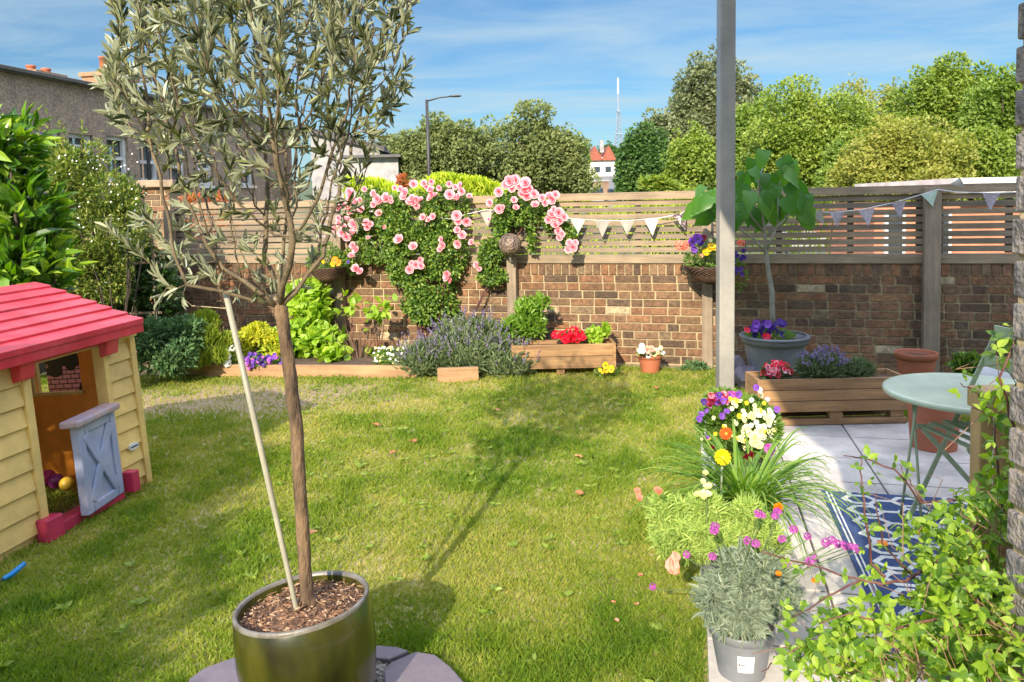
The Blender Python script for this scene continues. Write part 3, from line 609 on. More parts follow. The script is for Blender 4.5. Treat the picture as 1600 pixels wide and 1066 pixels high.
# wall with openings: strips between windows
ws = sorted([(plane(a,t,HO,HU)[0],plane(c,t,HO,HU)[0],plane((a+c)/2,b_,HO,HU)[1],plane((a+c)/2,t,HO,HU)[1]) for a,c,t,b_ in wins])
ws = [(a,max(c,a+1.0),b_,t) for a,c,b_,t in ws]
m = MB(); cur = sA
for a, c, zb_, zt_ in ws:
    m.box(((cur+a)/2,.25,eav/2),(a-cur,.5,eav)); m.box(((a+c)/2,.252,zb_/2),(c-a,.496,zb_)); m.box(((a+c)/2,.252,(zt_+eav)/2),(c-a,.496,eav-zt_)); cur = c
m.box(((cur+sB)/2,.25,eav/2),(sB-cur,.5,eav)); m.box((sB-.25,4.5,eav/2-.01),(.5,8,eav-.02)); m.build('wall', M_peb, th)
for a, c, zb_, zt_ in ws:
    wd_, hh = c-a, zt_-zb_; f = MB(); x0 = (a+c)/2; zc = (zb_+zt_)/2
    for dx in (-1,1): f.box((x0+dx*(wd_/2-.06),.18,zc),(.12,.12,hh-.01))
    for dz in (-1,0,1): f.box((x0,.185,zc+dz*(hh/2-.06)),(wd_-.244,.11,.11))
    f.box((x0,.02,zb_-.05),(wd_+.2,.2,.1)); fo = f.build('window', M_white, th)
    p = MB(); p.box((x0,.24,zc),(wd_-.02,.008,hh-.02)); p.build('pane', M_pane, fo)
    p = MB()
    for dx in (-1,1):
        for j in range(6): p.box((x0+dx*(wd_*.10+j*wd_*.07),.29+.02*(j%2),zc),(wd_*.08,.02,hh))
    p.build('curtain', mat('pale_curtain', (.70,.74,.70), None, .9, 4, 0), fo)
m = MB(); m.box(((sA+sB)/2,.2,eav+.09),(sB-sA,.75,.18)); m.box(((sA+sB)/2,-.2,eav+.1),(sB-sA,.13,.12)); m.build('fascia', mat('dark_gutter', (.12,.11,.10), None, .6, 4, 0), th, bevel=.02)
m = MB(); m.add([(sA,.5,eav+.17),(sB,.5,eav+.17),(sB,4.5,eav+.5),(sA,4.5,eav+.5)], [(0,1,2,3)]); m.build('roof', M_rt, th)
m = MB(); s3 = plane(228,250,HO,HU)[0]; m.tube([(s3,-.1,eav),(s3,-.1,0)], .06, 8); s4 = plane(140,250,HO,HU)[0]; m.build('drainpipe', flat('black_pipe', (.03,.03,.03)), th)
for px, ty, w2, hs in ((61,121,1.1,-.2),(172,124,1.7,.5)):
    s5, z5 = plane(px, ty, HO+np.array([-HU[1],HU[0]])*1.8, HU); ch = MB(); ch.box((s5,1.8,z5-1.2),(w2,.9,2.4)); ch.box((s5,1.8,z5+.05),(w2+.15,1.05,.14)); co = ch.build('chimney', mat('yellow_stack_brick', (.42,.27,.15), (.30,.19,.11), .9, 5, .4), th)
    for j in range(2):
        pt_ = MB(); pt_.lathe([(.15,0),(.13,.1),(.12,hs*.6+.25),(.15,hs*.6+.27),(.15,hs*.6+.33),(.11,hs*.6+.34),(.10,.1)], 14, (s5-.3+.6*j,1.8,z5+.12)); pt_.build('chimney_pot', M_terra, co, smooth=True)
# pale rendered building and low red-roofed one behind the olive
Y = 36; a, c = pt(485,206,Y), pt(592,236,Y); rb = thing('rendered_building','pale rendered building with a sloping roof behind the olive crown','building',((a.x+c.x)/2,Y,0)); ox = rb.location.x
m = MB(); v = [(a.x-ox,0,0),(c.x-ox,0,0),(c.x-ox,0,c.z),(a.x-ox,0,a.z),(a.x-ox,7,0),(c.x-ox,7,0),(c.x-ox,7,c.z),(a.x-ox,7,a.z)]; m.add(v, [(0,1,2,3),(1,5,6,2),(5,4,7,6),(4,0,3,7)]); m.build('wall', M_rend, rb)
m = MB(); m.add([(a.x-ox-.3,-.3,a.z+.02),(c.x-ox+.3,-.3,c.z-.05),(c.x-ox+.3,7,c.z-.05),(a.x-ox-.3,7,a.z+.02),(a.x-ox-.3,-.3,a.z+.27),(c.x-ox+.3,-.3,c.z+.2),(c.x-ox+.3,7,c.z+.2),(a.x-ox-.3,7,a.z+.27)], [(0,1,5,4),(1,2,6,5),(2,3,7,6),(3,0,4,7),(4,5,6,7)]); m.build('roof', mat('dark_felt_roof', (.10,.09,.09), None, .8, 3, .1), rb)
m = MB(); m.box((.4,-.02,c.z-1.1),(.9,.1,.9)); m.build('window', M_glass, rb)
Y = 30; a, c = pt(540,247,Y), pt(622,252,Y); gb = thing('grey_outbuilding','low grey walled building with flat felt top beside the lamp post','building',(a.x,Y,0)); m = MB(); m.prism([(0,0),(c.x-a.x,0),(c.x-a.x,.0+5),(0,5)], 0, a.z-.02); m.build('wall', mat('grey_render', (.46,.44,.44), (.36,.35,.35), .9, 3, .1), gb)
m = MB(); m.box(((c.x-a.x)/2,2.4,a.z+.03),(c.x-a.x+.3,5.5,.1)); m.build('roof', mat('felt', (.14,.13,.13), None, .8, 3, .1), gb)
Y = 44; a, c = pt(596,250,Y), pt(655,250,Y); rr = thing('red_roofed_house','low house with a red tiled roof between the olive and the lamp post','house',((a.x+c.x)/2,Y,0)); w2 = (c.x-a.x); m = MB(); m.box((0,2.5,a.z/2),(w2,5,a.z)); m.build('wall', M_rend, rr)
m = MB(); z0 = a.z; m.add([(-w2/2-.2,-.3,z0),(w2/2+.2,-.3,z0),(w2/2-.3,2.5,z0+.75),(-w2/2+.3,2.5,z0+.75),(-w2/2-.2,5.3,z0),(w2/2+.2,5.3,z0)], [(0,1,2,3),(1,5,2),(0,3,4),(3,2,5,4),(0,4,5,1)]); m.build('roof', M_rt, rr)
# brick pier with a stone cap beyond the left end of the fence
Y = 9.7; a, c = pt(186,300,Y), pt(266,300,Y); pr = thing('brick_pier','square brick pier with stone cap rising behind the left fence end','brick pier',((a.x+c.x)/2,Y,0)); w2 = c.x-a.x; zt = pt(225,294,Y).z
m = MB(); m.box((0,.3,zt/2),(w2-.03,.6,zt)); m.build('mortar', M_mortar, pr); m = MB(); brick_face(m, -w2/2+.005, w2/2-.005, .0, int(zt/.075), False); m.build('bricks', M_brick, pr, bevel=.003)
m = MB(); m.box((0,.3,zt+.05),(w2+.14,.75,.09)); m.build('coping', mat('stone_cap', (.42,.31,.2), (.3,.23,.16), .9, 8, .4), pr, bevel=.01)
# orange outbuilding, white fascia and pale board behind the right fence panels
Y = 11.2; a, c = pt(1366,318,Y), pt(1640,312,Y); ob = thing('orange_outbuilding','orange rendered building with white windows seen through the right slats','building',(a.x,Y,0)); Ln = c.x-a.x
m = MB(); m.box((Ln/2,1.5,a.z/2),(Ln,3,a.z)); m.build('wall', mat('orange_render', (.62,.24,.13), (.52,.20,.11), .85, 2, .1), ob)
for s_ in (.28,.95): m = MB(); m.box((s_,-.03,.95),(.30,.06,.7)); f = m.build('window', M_white, ob); p = MB(); p.box((s_,-.065,.95),(.2,.01,.6)); p.build('pane', M_glass, f)
m = MB(); m.box((Ln/2+.6,-.12,a.z+.13),(Ln-1.15,.3,.16)); m.build('fascia', M_white, ob, bevel=.01); m = MB(); m.box((Ln/2+.6,1.5,a.z+.3),(Ln-1.0,3.2,.08)); m.build('roof', M_white, ob)
Y = 10.6; a = pt(1228,372,Y); c = pt(1292,398,Y); wb = thing('storage_box','cream storage box standing beyond the shaded slatted panel','storage box',((a.x+c.x)/2,Y,0)); m = MB(); m.box((0,.3,(a.z)/2),(c.x-a.x,.6,a.z)); m.build('body', M_rend, wb, bevel=.02); m = MB(); m.box((0,.3,a.z+.03),(c.x-a.x+.06,.66,.05)); m.build('lid', M_white, wb, bevel=.01)
# ================================================================== LEFT SHRUBS AND BOUNDARY
P1 = np.array([-4.15,8.6]); n_ = 5
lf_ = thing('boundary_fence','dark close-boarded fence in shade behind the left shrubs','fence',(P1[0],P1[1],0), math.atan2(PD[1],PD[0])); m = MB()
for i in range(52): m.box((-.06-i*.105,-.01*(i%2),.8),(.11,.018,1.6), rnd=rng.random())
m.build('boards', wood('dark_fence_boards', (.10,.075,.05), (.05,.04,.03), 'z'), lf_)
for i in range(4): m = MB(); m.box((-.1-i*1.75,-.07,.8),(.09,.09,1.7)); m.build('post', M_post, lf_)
for px in (124,136,150,170,186): pass
tr_ = thing('trellis','wooden trellis battens in the shade behind the playhouse roof','trellis',(base_at(150,7.6).x,7.6,0))
m = MB()
for i in range(7): m.box((-.6+i*.2,0,.8),(.022,.016,1.5))
for j in range(6): m.box((0,.017,.25+j*.25),(1.3,.012,.022))
m.build('battens', M_post, tr_)
bush('laurel_shrub','large glossy laurel shrub at the left edge above the playhouse roof','shrub', (-3.55,5.5,0),
     [pb(12,235,5.6,50,50,50),pb(48,330,5.6,42,70,60),pb(-10,330,5.6,60,110,60),pb(55,420,5.6,48,60,60),pb(10,450,5.6,60,90,60)], 1900, .165,.062, M_L['laurel'], 'ovate', 8, .02, M_darkbark, up=.7, surf=.75)
jb = bush('jasmine_shrub','tall feathery climber with tiny pale blossoms between the laurel and brick pier','shrub', (-3.75,7.2,0),
     [pb(110,270,7.2,48,50,60),pb(165,300,7.2,52,40,50),pb(75,250,7.2,38,46,40),pb(150,360,7.2,62,55,50),pb(205,345,7.2,32,45,40),pb(150,430,7.3,66,50,36),pb(90,400,7.3,50,60,40)], 17000, .05,.018, M_L['jas'], 'diamond', 8, .008, M_darkbark, up=.4, surf=.75)
for i in range(55):
    put_flower(jb, 'daisy', 'white', pt(rng.uniform(85,225), rng.uniform(240,400), 6.8), .0085)
for px, py in ((60,205),(78,190),(100,200),(128,205),(155,215),(182,235),(120,235),(52,215)):       # loose shoots at the top
    b0 = pt(px,py+40,7.1); t0 = pt(px+rng.uniform(-8,8),py-12,7.1); st = MB(); st.tube([b0-jb.location,t0-jb.location],[.004,.002],5); st.build('shoot', M_stemred, jb)
    k_ = 24; tt = rng.random(k_)[:,None]; P = np.array(b0)*(1-tt)+np.array(t0)*tt-np.array(jb.location); MB().leaves(P, rng.normal(size=(k_,3))+[0,0,.5], .06,.018,'lance').build('shoot_leaves', M_L['jas'], jb)
cl = bush('clematis_plant','purple flowering clematis climbing beside the brick pier','climbing plant', (-4.05,7.9,0), [pb(200,330,7.9,22,40,20),pb(205,300,7.9,18,24,20),pb(215,350,7.9,24,24,20)], 900, .05,.024, M_L['dark'], 'ovate', 4, up=.2)
for px, py in ((193,306),(197,314),(190,322),(203,345),(196,350),(188,346),(205,356),(223,350),(226,340),(214,335),(192,340),(68,215)): put_flower(cl, 'pansy', 'violet', pt(px,py,7.55), .045)
# ================================================================== BED PLANTS
def bb(px, Y, z=.07): return base_at(px, Y, z)
bush('ivy_shrub','dark shaded foliage mass beside the playhouse corner under the pier','shrub', bb(215,7.7), [pb(190,455,7.7,55,60,40),pb(250,460,7.8,50,50,40),pb(235,420,7.9,40,40,30),pb(120,430,7.8,70,60,40),pb(200,400,7.9,50,40,40)], 7000, .05,.03, M_L['dark'], 'ovate', 5)  # dark leaf colour also stands in for the deep shade here
bush('sage_plant','blue-green leafy clump beside the yellow corner of the playhouse','plant', bb(255,6.6), [pb(250,525,6.7,38,34,38),pb(235,560,6.6,26,30,30),pb(290,520,6.8,36,32,30),pb(275,560,6.6,40,28,34)], 4200, .055,.022, M_L['sage'], 'ovate', 6)
bush('goldenrod_plant','tall feathery green plant with yellow tops in the left bed','plant', bb(310,7.0), [pb(308,515,7.1,32,28,26),pb(325,545,6.9,34,34,30),pb(300,560,6.8,24,22,24)], 5200, .05,.008, M_L['feather'], 'lance', 10, .004, up=2.2)
bush('golden_shrub','low golden-yellow leafy shrub behind the white flowers','shrub', bb(385,7.3), [pb(372,538,7.3,32,24,26),pb(405,522,7.4,26,22,24),pb(430,545,7.3,24,26,24),pb(355,560,7.1,16,16,18)], 3600, .04,.022, M_L['gold'], 'ovate', 5)
bush('hydrangea_shrub','lime green hydrangea with broad leaves behind the olive trunk','shrub', bb(490,7.5), [pb(485,490,7.6,42,46,34),pb(505,540,7.4,44,34,36),pb(455,540,7.4,32,36,30),pb(520,555,7.2,24,18,24),pb(475,455,7.7,28,20,24),pb(425,550,7.4,22,20,24)], 1500, .085,.06, M_L['hydr'], 'round', 9, .006, M_stem, surf=.8)
for px, tops, lb in ((548,((548,470),(543,485)),'thin upright hydrangea shoot with a leafy tip right of the big one'),(590,((588,487),(600,480),(580,500),(578,550),(572,565)),'young hydrangea shoot leaning right before the sunlit bricks')):
    r_ = thing('hydrangea_shoot', lb, 'plant', tuple(bb(px,7.35)), group='young hydrangea shoots'); P_ = []
    st = MB()
    for tx, ty in tops:
        t0 = pt(tx,ty,7.35)-r_.location; st.tube([(0,0,0),t0*.5+Vector((.02,0,0)),t0],[.006,.005,.003],6)
        for j in range(12): P_.append(np.array(t0)+rng.normal(size=3)*[.045,.04,.045])
    st.build('stem', M_stemred, r_, smooth=True); P_ = np.array(P_); MB().leaves(P_, rng.normal(size=P_.shape)+[0,0,.3], .085,.055,'round').build('foliage', M_L['hydr'], r_)
def flowers_patch(name, label, px0, px1, py0, py1, Y, kind, cols, n, r, lm='small', nleaf=900, T='ovate', z0=.07, flab=None):
    root = thing(name, label, 'flowers', tuple(base_at((px0+px1)/2, Y, z0)))
    wpx = (px1-px0)/2; c = pb((px0+px1)/2, (py0+py1)/2+4, Y, wpx, (py1-py0)/2, min(wpx,25)); P, d = cloud([c], nleaf, .5); P = P[P[:,2] > z0]
    MB().leaves(P-np.array(root.location), d[:len(P)]+[0,0,.6], .03,.014, T).build('foliage', M_L[lm], root)
    for i in range(n):
        p = pt(rng.uniform(px0,px1), rng.uniform(py0,py1), Y-.05-rng.random()*.12); put_flower(root, kind, cols[i%len(cols)], p, r*(.8+.4*rng.random()))
    return root
flowers_patch('white_flowers','small white bedding flowers below the golden shrub',338,366,540,572,7.05,'umbel',['white'],9,.032)
flowers_patch('viola_flowers','low band of purple violas behind the edging board',378,442,554,576,7.0,'pansy',['purple','violet','magenta'],60,.022)
flowers_patch('daisy_flowers','tiny white flowers between the hydrangea shoot and the lavender',584,642,540,577,6.95,'daisy',['white','white','cream'],60,.012,'small',1200)
dt = thing('dead_stems','tangle of dry brown stems beside the hydrangea','plant', tuple(bb(560,7.3))); m = MB()
for i in range(34): a = rng.normal(size=2)*.05; m.tube([(a[0],a[1],0),(a[0]*2,a[1]*2,.13),(a[0]*4+.02,a[1]*3,.2+.18*rng.random())],[.003,.0025,.0015],4)
m.build('stems', mat('dry_stem', (.30,.18,.11), (.20,.12,.08), .9, 20, .1), dt)
def lavender(name, label, cat, base, blobs, nb, nspike, L0=.10, group=None, Yf=None):
    root = thing(name, label, cat, tuple(base), group=group); P, d = cloud(blobs, nb, .7); P = P[P[:,2] > .0]; d = d[:len(P)]
    MB().leaves(P-np.array(root.location), d*.9+rng.normal(size=P.shape)*.35+[0,0,1.0], L0*(.6+.7*rng.random(len(P))), .006, 'lance').build('foliage', M_L['lav'], root)
    P, d = cloud(blobs, nspike, 1.0); k = (d[:,2] > -.1); P = P[k]; d = d[k]; D = d*.6+[0,0,1.0]+rng.normal(size=P.shape)*.15; D /= np.linalg.norm(D,axis=1,keepdims=True)
    st = MB(); fl = MB()
    for p, q in zip(P-np.array(root.location), D):
        h = L0*rng.uniform(.5,1.3); st.tube([p, p+q*h], .0016, 3, False)
        n_ = 9; t = np.linspace(0,.45*L0,n_)[:,None]; X = p+q*h+q*t; a = rng.normal(size=(n_,3)); fl.leaves(X, a+q*.9, .015,.012,'diamond')
    st.build('stem', M_stem, root); fl.build('flower_spikes', M_L['lavfl'], root, kind='stuff'); return root
lavender('lavender_bush','big sprawling lavender bush in front of the rose and brick wall','shrub', base_at(735,6.85), [pb(735,560,6.85,75,30,34),pb(665,572,6.8,38,24,28),pb(800,575,6.75,38,20,26),pb(735,535,7.0,50,24,30)], 11000, 620, .12)
# rose bushes
def rose_bush(name, label, base, blobs, n, fl, off=.12, canes=()):
    root = thing(name, label, 'rose bush', tuple(base), group='climbing roses on the fence')
    P = []; 
    B3 = []
    for px, py, rx, ry in blobs:
        c = wp(px,py,off); k_ = c.y/F; B3.append((c, (rx*k_, .13, ry*k_)))
    for c, r in list(B3):
        for _ in range(5): d = outward(1)[0]; B3.append((np.array(tuple(c))+d*np.array(r)*.8, np.array(r)*(.3+.2*rng.random())))
    P, d = cloud(B3, n, .6); D = d*.6+rng.normal(size=P.shape)*.7+np.array([WN[0]*.5,WN[1]*.5,0])
    MB().leaves(P-np.array(root.location), D, .036*(.7+.6*rng.random(n)), .024, 'ovate', None, rng.normal(size=P.shape)*.7+[-.1,-.7,.6]).build('foliage', M_L['rose'], root)
    st = MB()
    for cn in canes: st.tube([np.array(wp(x,y,.10+.05*(i%2)))-np.array(root.location) for i,(x,y) in enumerate(cn)], np.linspace(.009,.004,len(cn)), 6)
    st.build('cane', M_stemred, root, smooth=True)
    for f in fl:
        px, py, r_ = f; c = wp(px,py,off+.16); put_flower(root, 'rose', 'pink', c, r_*c.y/F*(.62+.40*rng.random()), (-.25+.5*(rng.random()-.5),-.85,.35), 'flower')
    return root
def clus(px, py, n, s): return [(px+rng.normal()*s, py+rng.normal()*s*.8, 8.5) for _ in range(n)]
f1 = [(530,350,9),(541,344,9),(524,358,9),(535,365,8),(548,322,9),(556,316,8),(563,313,8),(550,330,8),(558,353,10),(552,350,8),(573,349,8),(541,371,8),(570,296,7),(565,328,7),(584,320,7),(592,334,7),(590,311,8),(604,311,9),(611,315,7),(617,294,7),(626,296,6),(640,316,10),(652,312,8),(651,322,7),(663,287,9),(674,284,8),(666,293,7),(672,310,7),(680,306,6),(702,288,9),(712,293,8),(720,290,9),(703,305,10),(711,309,8),(722,299,7),(661,340,8),(670,344,8),(677,339,7),(600,355,6),(624,375,9),(646,386,9),(552,384,8),(557,391,8),(549,400,7),(556,420,8),(563,425,7),(575,372,5),(714,338,9),(716,347,9),(715,360,10),(722,368,10),(729,346,9),(690,374,8),(692,383,8),(688,390,7),(716,381,8),(737,379,8),(640,422,9),(650,415,9),(658,416,9),(644,412,8),(656,407,7),(700,433,9),(705,439,8),(698,428,7),(610,310,6),(745,414,7),(749,421,6)]
f1 += [(rng.uniform(528,600),rng.uniform(300,372),8) for _ in range(14)]+[(rng.uniform(600,740),rng.uniform(285,320),8) for _ in range(12)]
rose_bush('rose_bush','largest pink climbing rose spreading over the fence left of the woven ball', wp(668,575,.2).xy.to_3d(), [(592,332,46,34),(640,345,50,48),(698,328,36,40),(650,400,50,46),(592,385,32,28),(698,395,34,42),(672,450,40,38),(678,482,40,26),(655,478,26,18),(556,350,22,26),(552,408,12,20)], 13000, f1, .12,
   [[(668,560),(655,500),(630,440),(600,390)],[(672,560),(690,480),(700,400),(710,330)],[(668,560),(640,470),(610,420)],[(668,560),(668,440),(660,330)]])
f2 = [(780,300,11),(790,290,10),(798,284,11),(806,282,11),(800,296,10),(812,292,10),(820,300,10),(822,287,10),(829,296,10),(835,304,9),(766,317,9),(815,304,10),(823,308,9),(803,313,7),(836,321,8),(848,310,9),(858,307,10),(852,318,9),(864,312,9),(868,305,9),(780,327,8),(786,325,6),(806,325,6),(862,336,10),(868,340,10),(873,333,9),(857,344,10),(876,346,10),(868,352,9),(881,340,9),(866,328,8),(872,362,8),(878,366,8),(874,372,8),(890,380,9),(896,386,9),(888,390,9),(899,380,8),(764,343,6)]
rose_bush('rose_bush','smaller pink climbing rose arching above and right of the woven ball', wp(765,575,.2).xy.to_3d(), [(798,318,26,14),(845,318,24,12),(822,338,30,12),(868,342,18,16),(888,368,13,15),(785,345,14,18),(764,400,16,28),(768,432,22,15),(782,372,10,34),(830,372,5,22)], 4600, f2, .12,
   [[(722,530),(745,480),(765,440),(780,380),(800,320)],[(700,540),(740,490),(765,450)],[(790,400),(820,350),(870,330),(890,370)]])
# hanging baskets
def basket(label, px, py, off, fl, trail=False, r=.19):
    c = wp(px,py,off); root = thing('hanging_basket', label, 'hanging basket', (c.x,c.y,c.z), group='wicker hanging baskets on posts')
    m = MB()
    for i in range(14):
        t = i/13; rr = r*math.sqrt(max(.05,1-(1-t)**2*.9))*(.6+.4*t); zz = -.15*(1-t); th_ = np.linspace(0,6.283,89); wv = rr+.007*np.sin(th_*22+(i%2)*3.14)
        m.tube(np.stack([np.cos(th_)*wv,np.sin(th_)*wv,np.full(89,zz)],1), .0062, 5, False)
    m.lathe([(.01,-.145),(r*.5,-.138),(r*.72,-.09),(r*.9,0)], 24); m.build('basket', M_wicker, root, smooth=True)
    m = MB(); 
    for a in (0.5,2.6,4.7): m.tube([(r*math.cos(a),r*math.sin(a),0),(0,0,.42)], .0018, 4)
    m.tube([(0,0,.42),(-WN[0]*.1,-WN[1]*.1,.43),(-WN[0]*(off-.02),-WN[1]*(off-.02),.40)], .007, 6); m.tube([(-WN[0]*.02,-WN[1]*.02,.42),(-WN[0]*(off-.02),-WN[1]*(off-.02),.22)], .006, 6); m.build('bracket', M_steel, root)
    P, d = cloud([((0,0,.05),(r*1.05,r*1.05,.10)),((0,0,.12),(r*.7,r*.7,.12))]+([((r*.9,-.03,-.08),(.09,.1,.14))] if trail else []), 1500, .6); MB().leaves(P, d+[0,0,.4], .03,.014,'ovate').build('foliage', M_L['small'], root)
    for fx, fy, kd, cl_, fr in fl: put_flower(root, kd, cl_, wp(fx,fy,off+.17), fr)
    return root
basket('wicker basket with orange blooms half hidden behind the olive branches', 512, 418, .28, [(524,407,'pansy','orange',.04),(530,411,'pansy','orange',.035),(520,413,'pansy','yellow',.03),(505,409,'daisy','yellow',.02),(545,410,'pansy','violet',.022),(500,412,'pansy','violet',.02)])
bf = [(1083,378,'pansy','purple',.045),(1090,374,'pansy','purple',.05),(1094,379,'pansy','violet',.04),(1084,391,'pansy','purple',.035),(1102,395,'pansy','yellow',.035),(1108,391,'pansy','yellow',.03),(1112,386,'pansy','yellow',.04),(1118,389,'pansy','yellow',.035),(1100,372,'pansy','maroon',.03),(1064,383,'umbel','coral',.05),(1072,384,'umbel','coral',.04),(1120,370,'pansy','white',.02),(1096,400,'pansy','coral',.02),(1110,376,'pansy','cream',.02)]
bf += [(rng.uniform(1142,1166),rng.uniform(390,432),'pansy','violet',.022) for _ in range(16)]+[(1158,380,'umbel','coral',.035)]
basket('wicker basket of purple and yellow pansies beside the grey pole', 1112, 416, .30, bf, True, .22)
# bunting
def bunting(label, cord, flags, off):
    P = [wp(x,y,off) for x,y in cord]; root = thing('bunting', label, 'bunting', tuple(P[0]), group='strings of triangular bunting'); o = P[0]
    st = MB(); st.tube([p-o for p in P], .004, 6); st.build('cord', M_white, root, smooth=True)
    for px, py, a, col, w_, h_ in flags:
        c = wp(px,py,off+.012)-o; u = Vector((WU[0],WU[1],0)); s = Vector((u.x*math.cos(a),u.y*math.cos(a),math.sin(a))); dn = Vector((u.x*math.sin(a),u.y*math.sin(a),-math.cos(a)))
        fm = MB(); n = Vector((WN[0],WN[1],0)); rows = 6; V = []
        for i in range(rows+1):
            t = i/rows; hw = w_/2*(1-t)+.0005
            for x in (-1,0,1): V.append(tuple(c+s*(hw*x)+dn*(h_*t)+n*(.008*math.sin(t*3+x+px))))
        f = [(i*3+j,i*3+j+1,i*3+j+4,i*3+j+3) for i in range(rows) for j in range(2)]; V2 = [tuple(Vector(v)-n*.002) for v in V]
        fm.add(V, f); fm.add(V2, [q[::-1] for q in f]); fm.build('flag', col, root)
    return root
Fw = mat('white_cotton', (.38,.35,.29), (.31,.29,.25), .9, 12, .1); Fm = mat('mint_cotton', (.42,.55,.44), (.50,.60,.5), .9, 30, .1)
Fp = mat('brown_print_cotton', (.12,.08,.08), (.60,.50,.48), .9, 38, .1, lo=.5, hi=.56); Fl = mat('floral_print_cotton', (.66,.62,.50), (.42,.42,.42), .9, 42, .1, lo=.52, hi=.6); Fg = mat('lilac_print_cotton', (.50,.44,.46), (.36,.31,.36), .9, 40, .1)
bunting('bunting string with pale flags across the sunlit fence left of the pole', [(672,338),(690,341),(706,342),(728,335),(760,328),(800,330),(850,336),(886,341),(920,344),(980,345),(1030,341),(1060,335),(1085,324),(1104,316)],
   [(713,340,.2,Fw,.10,.12),(760,331,.1,Fw,.13,.15),(903,343,-.02,Fm,.14,.14),(941,345,0,Fw,.14,.155),(980,345,0,Fw,.13,.135),(1018,342,.06,Fl,.13,.155),(1061,333,.35,Fp,.13,.16)], .12)
bunting('bunting string with lilac print flags on the shaded right fence', [(1240,322),(1268,331),(1300,332),(1345,328),(1400,316),(1440,304),(1466,296),(1490,300),(1520,301),(1560,302),(1600,300)],
   [(1276,331,.5,Fw,.09,.13),(1308,331,0,Fg,.12,.13),(1354,327,.1,Fg,.13,.14),(1404,315,.1,Fg,.115,.14),(1452,301,.25,Fm,.125,.12),(1496,291,2.9,Fw,.12,.07),(1549,302,-.05,Fg,.13,.14)], .12)
#@@PART3
# ================================================================== HOUSE CORNER ON THE RIGHT AND WHAT SHADES THE GARDEN
hx, hy = .905, 1.40
hs = thing('brick_house','rough brick corner of the house at the right edge of the view','house',(hx,hy,0))
m = MB(); m.box((1.6,-2.2,1.43),(3.17,4.38,2.9)); m.build('mortar', M_mortar, hs)
M_hbrick = mat('weathered_grey_brick', (.40,.35,.31), (.16,.145,.135), .95, 22, 1.0, bscale=55, lo=.35, hi=.65, attr=[(.72,.74,.78),(.95,.95,.97),(.9,.87,.84)], bdist=.02)
m = MB()
for k in range(37):
    z = k*.077; x = 0.0; st = k%2                       # side facing the camera is the -x face and the far face +y
    y0 = 0
    while y0 < 4.2:
        w_ = .215 if st else .103; st = 1-st; h = .064; n = 3
        m.box((.024-.006*rng.random(), -y0-w_/2+.0, z+.037), (.024,w_,h), rnd=rng.random()); y0 += w_+.012
    x = .03
    while x < 1.2: m.box((x+.1, -.0-.004*rng.random(), z+.037), (.2,.024,h), rnd=rng.random()); x += .212
m.build('bricks', M_hbrick, hs, bevel=.004)
m = MB(); m.box((1.3,-2.3,4.4),(4.0,4.6,3.0)); m.build('added_shade_storey', M_rend, hs)  # unseen storey added, its overhang shaped to shade the right of the wall
nt_ = tree('neighbour_tree','leafy tree over the left boundary whose shade falls on the lawn',0,0,10,10,5,T3,10,.1) if False else None
# a tree standing behind the camera on the left; only its shade reaches the picture
ct = thing('plum_tree','leafy tree behind the photographer shading the left of the lawn','tree',(-3.95,-1.35,0)); CB = [(Vector((-3.95,-1.3,2.65)),(.95,.8,.75)),(Vector((-4.0,-1.2,3.0)),(.7,.6,.45)),(Vector((-4.3,-1.5,2.3)),(.9,.8,.7)),(Vector((-3.2,-1.5,2.25)),(.7,.7,.45)),(Vector((-2.7,-1.7,1.9)),(.55,.6,.42))]
P, d = cloud(CB, 4200, .3); MB().leaves(P-np.array(ct.location), d+[0,0,.3], .11,.065).build('crown', T6, ct); m = MB(); m.tube([(0,0,0),(.05,0,1.4),(0,0,3)],[.1,.08,.03]); m.build('trunk', M_darkbark, ct)
# grey pole
q = gr(1132,780); pole = thing('grey_pole','tall square grey metal post rising from behind the flower pots','post',(q.x,q.y,0)); k = q.y/F
top = pt(1136,0,q.y); m = MB(); m.bar((0,0,0),(top.x-q.x+.0,0,3.0),.075,.075); m.build('post', M_steel, pole, bevel=.006); m = MB(); m.box((0,0,.01),(.15,.15,.012)); m.build('base_plate', M_steel, pole, bevel=.003)
m = MB(); m.box((top.x-q.x,0,3.01),(.085,.085,.02)); m.build('cap', M_steel, pole, bevel=.004)
# ================================================================== PLAYHOUSE
PEX = np.array(gr(232,752)[:2])-np.array(gr(0,878)[:2]); PEX /= np.linalg.norm(PEX); PEY = np.array([-PEX[1],PEX[0]]); PA = math.atan2(PEX[1],PEX[0]); PC = np.array(gr(232,752)[:2]); PW = 1.06
po = PC-PEX*PW; tilt = Matrix.Translation((PC[0],PC[1],0)) @ Matrix.Rotation(R(-4.3),4,'Y') @ Matrix.Translation((-PC[0],-PC[1],0))
ph = thing('playhouse','yellow plastic toy playhouse with a red plank roof on the lawn at left','playhouse')
ph.matrix_world = tilt @ Matrix.Translation((po[0],po[1],0)) @ Matrix.Rotation(PA,4,'Z')
M_yel = mat('faded_yellow_plastic', (.86,.60,.20), (.76,.53,.18), .5, 3, .08, bscale=40); M_redp = mat('faded_red_plastic', (.62,.026,.045), (.70,.09,.11), .42, 5, .1, bscale=60, lo=.4, hi=.75, detail=9)
M_org = mat('orange_plastic', (.98,.36,.035), (.88,.30,.03), .5, 3, .06); M_blue = mat('faded_blue_plastic', (.34,.39,.56), (.50,.48,.55), .55, 6, .1, lo=.45, hi=.75); M_pinkp = mat('pink_red_plastic', (.52,.03,.09), (.42,.03,.07), .4, 6, .05)
D0, D1 = .345, .815                                  # door opening
WT = .045; HH = .88
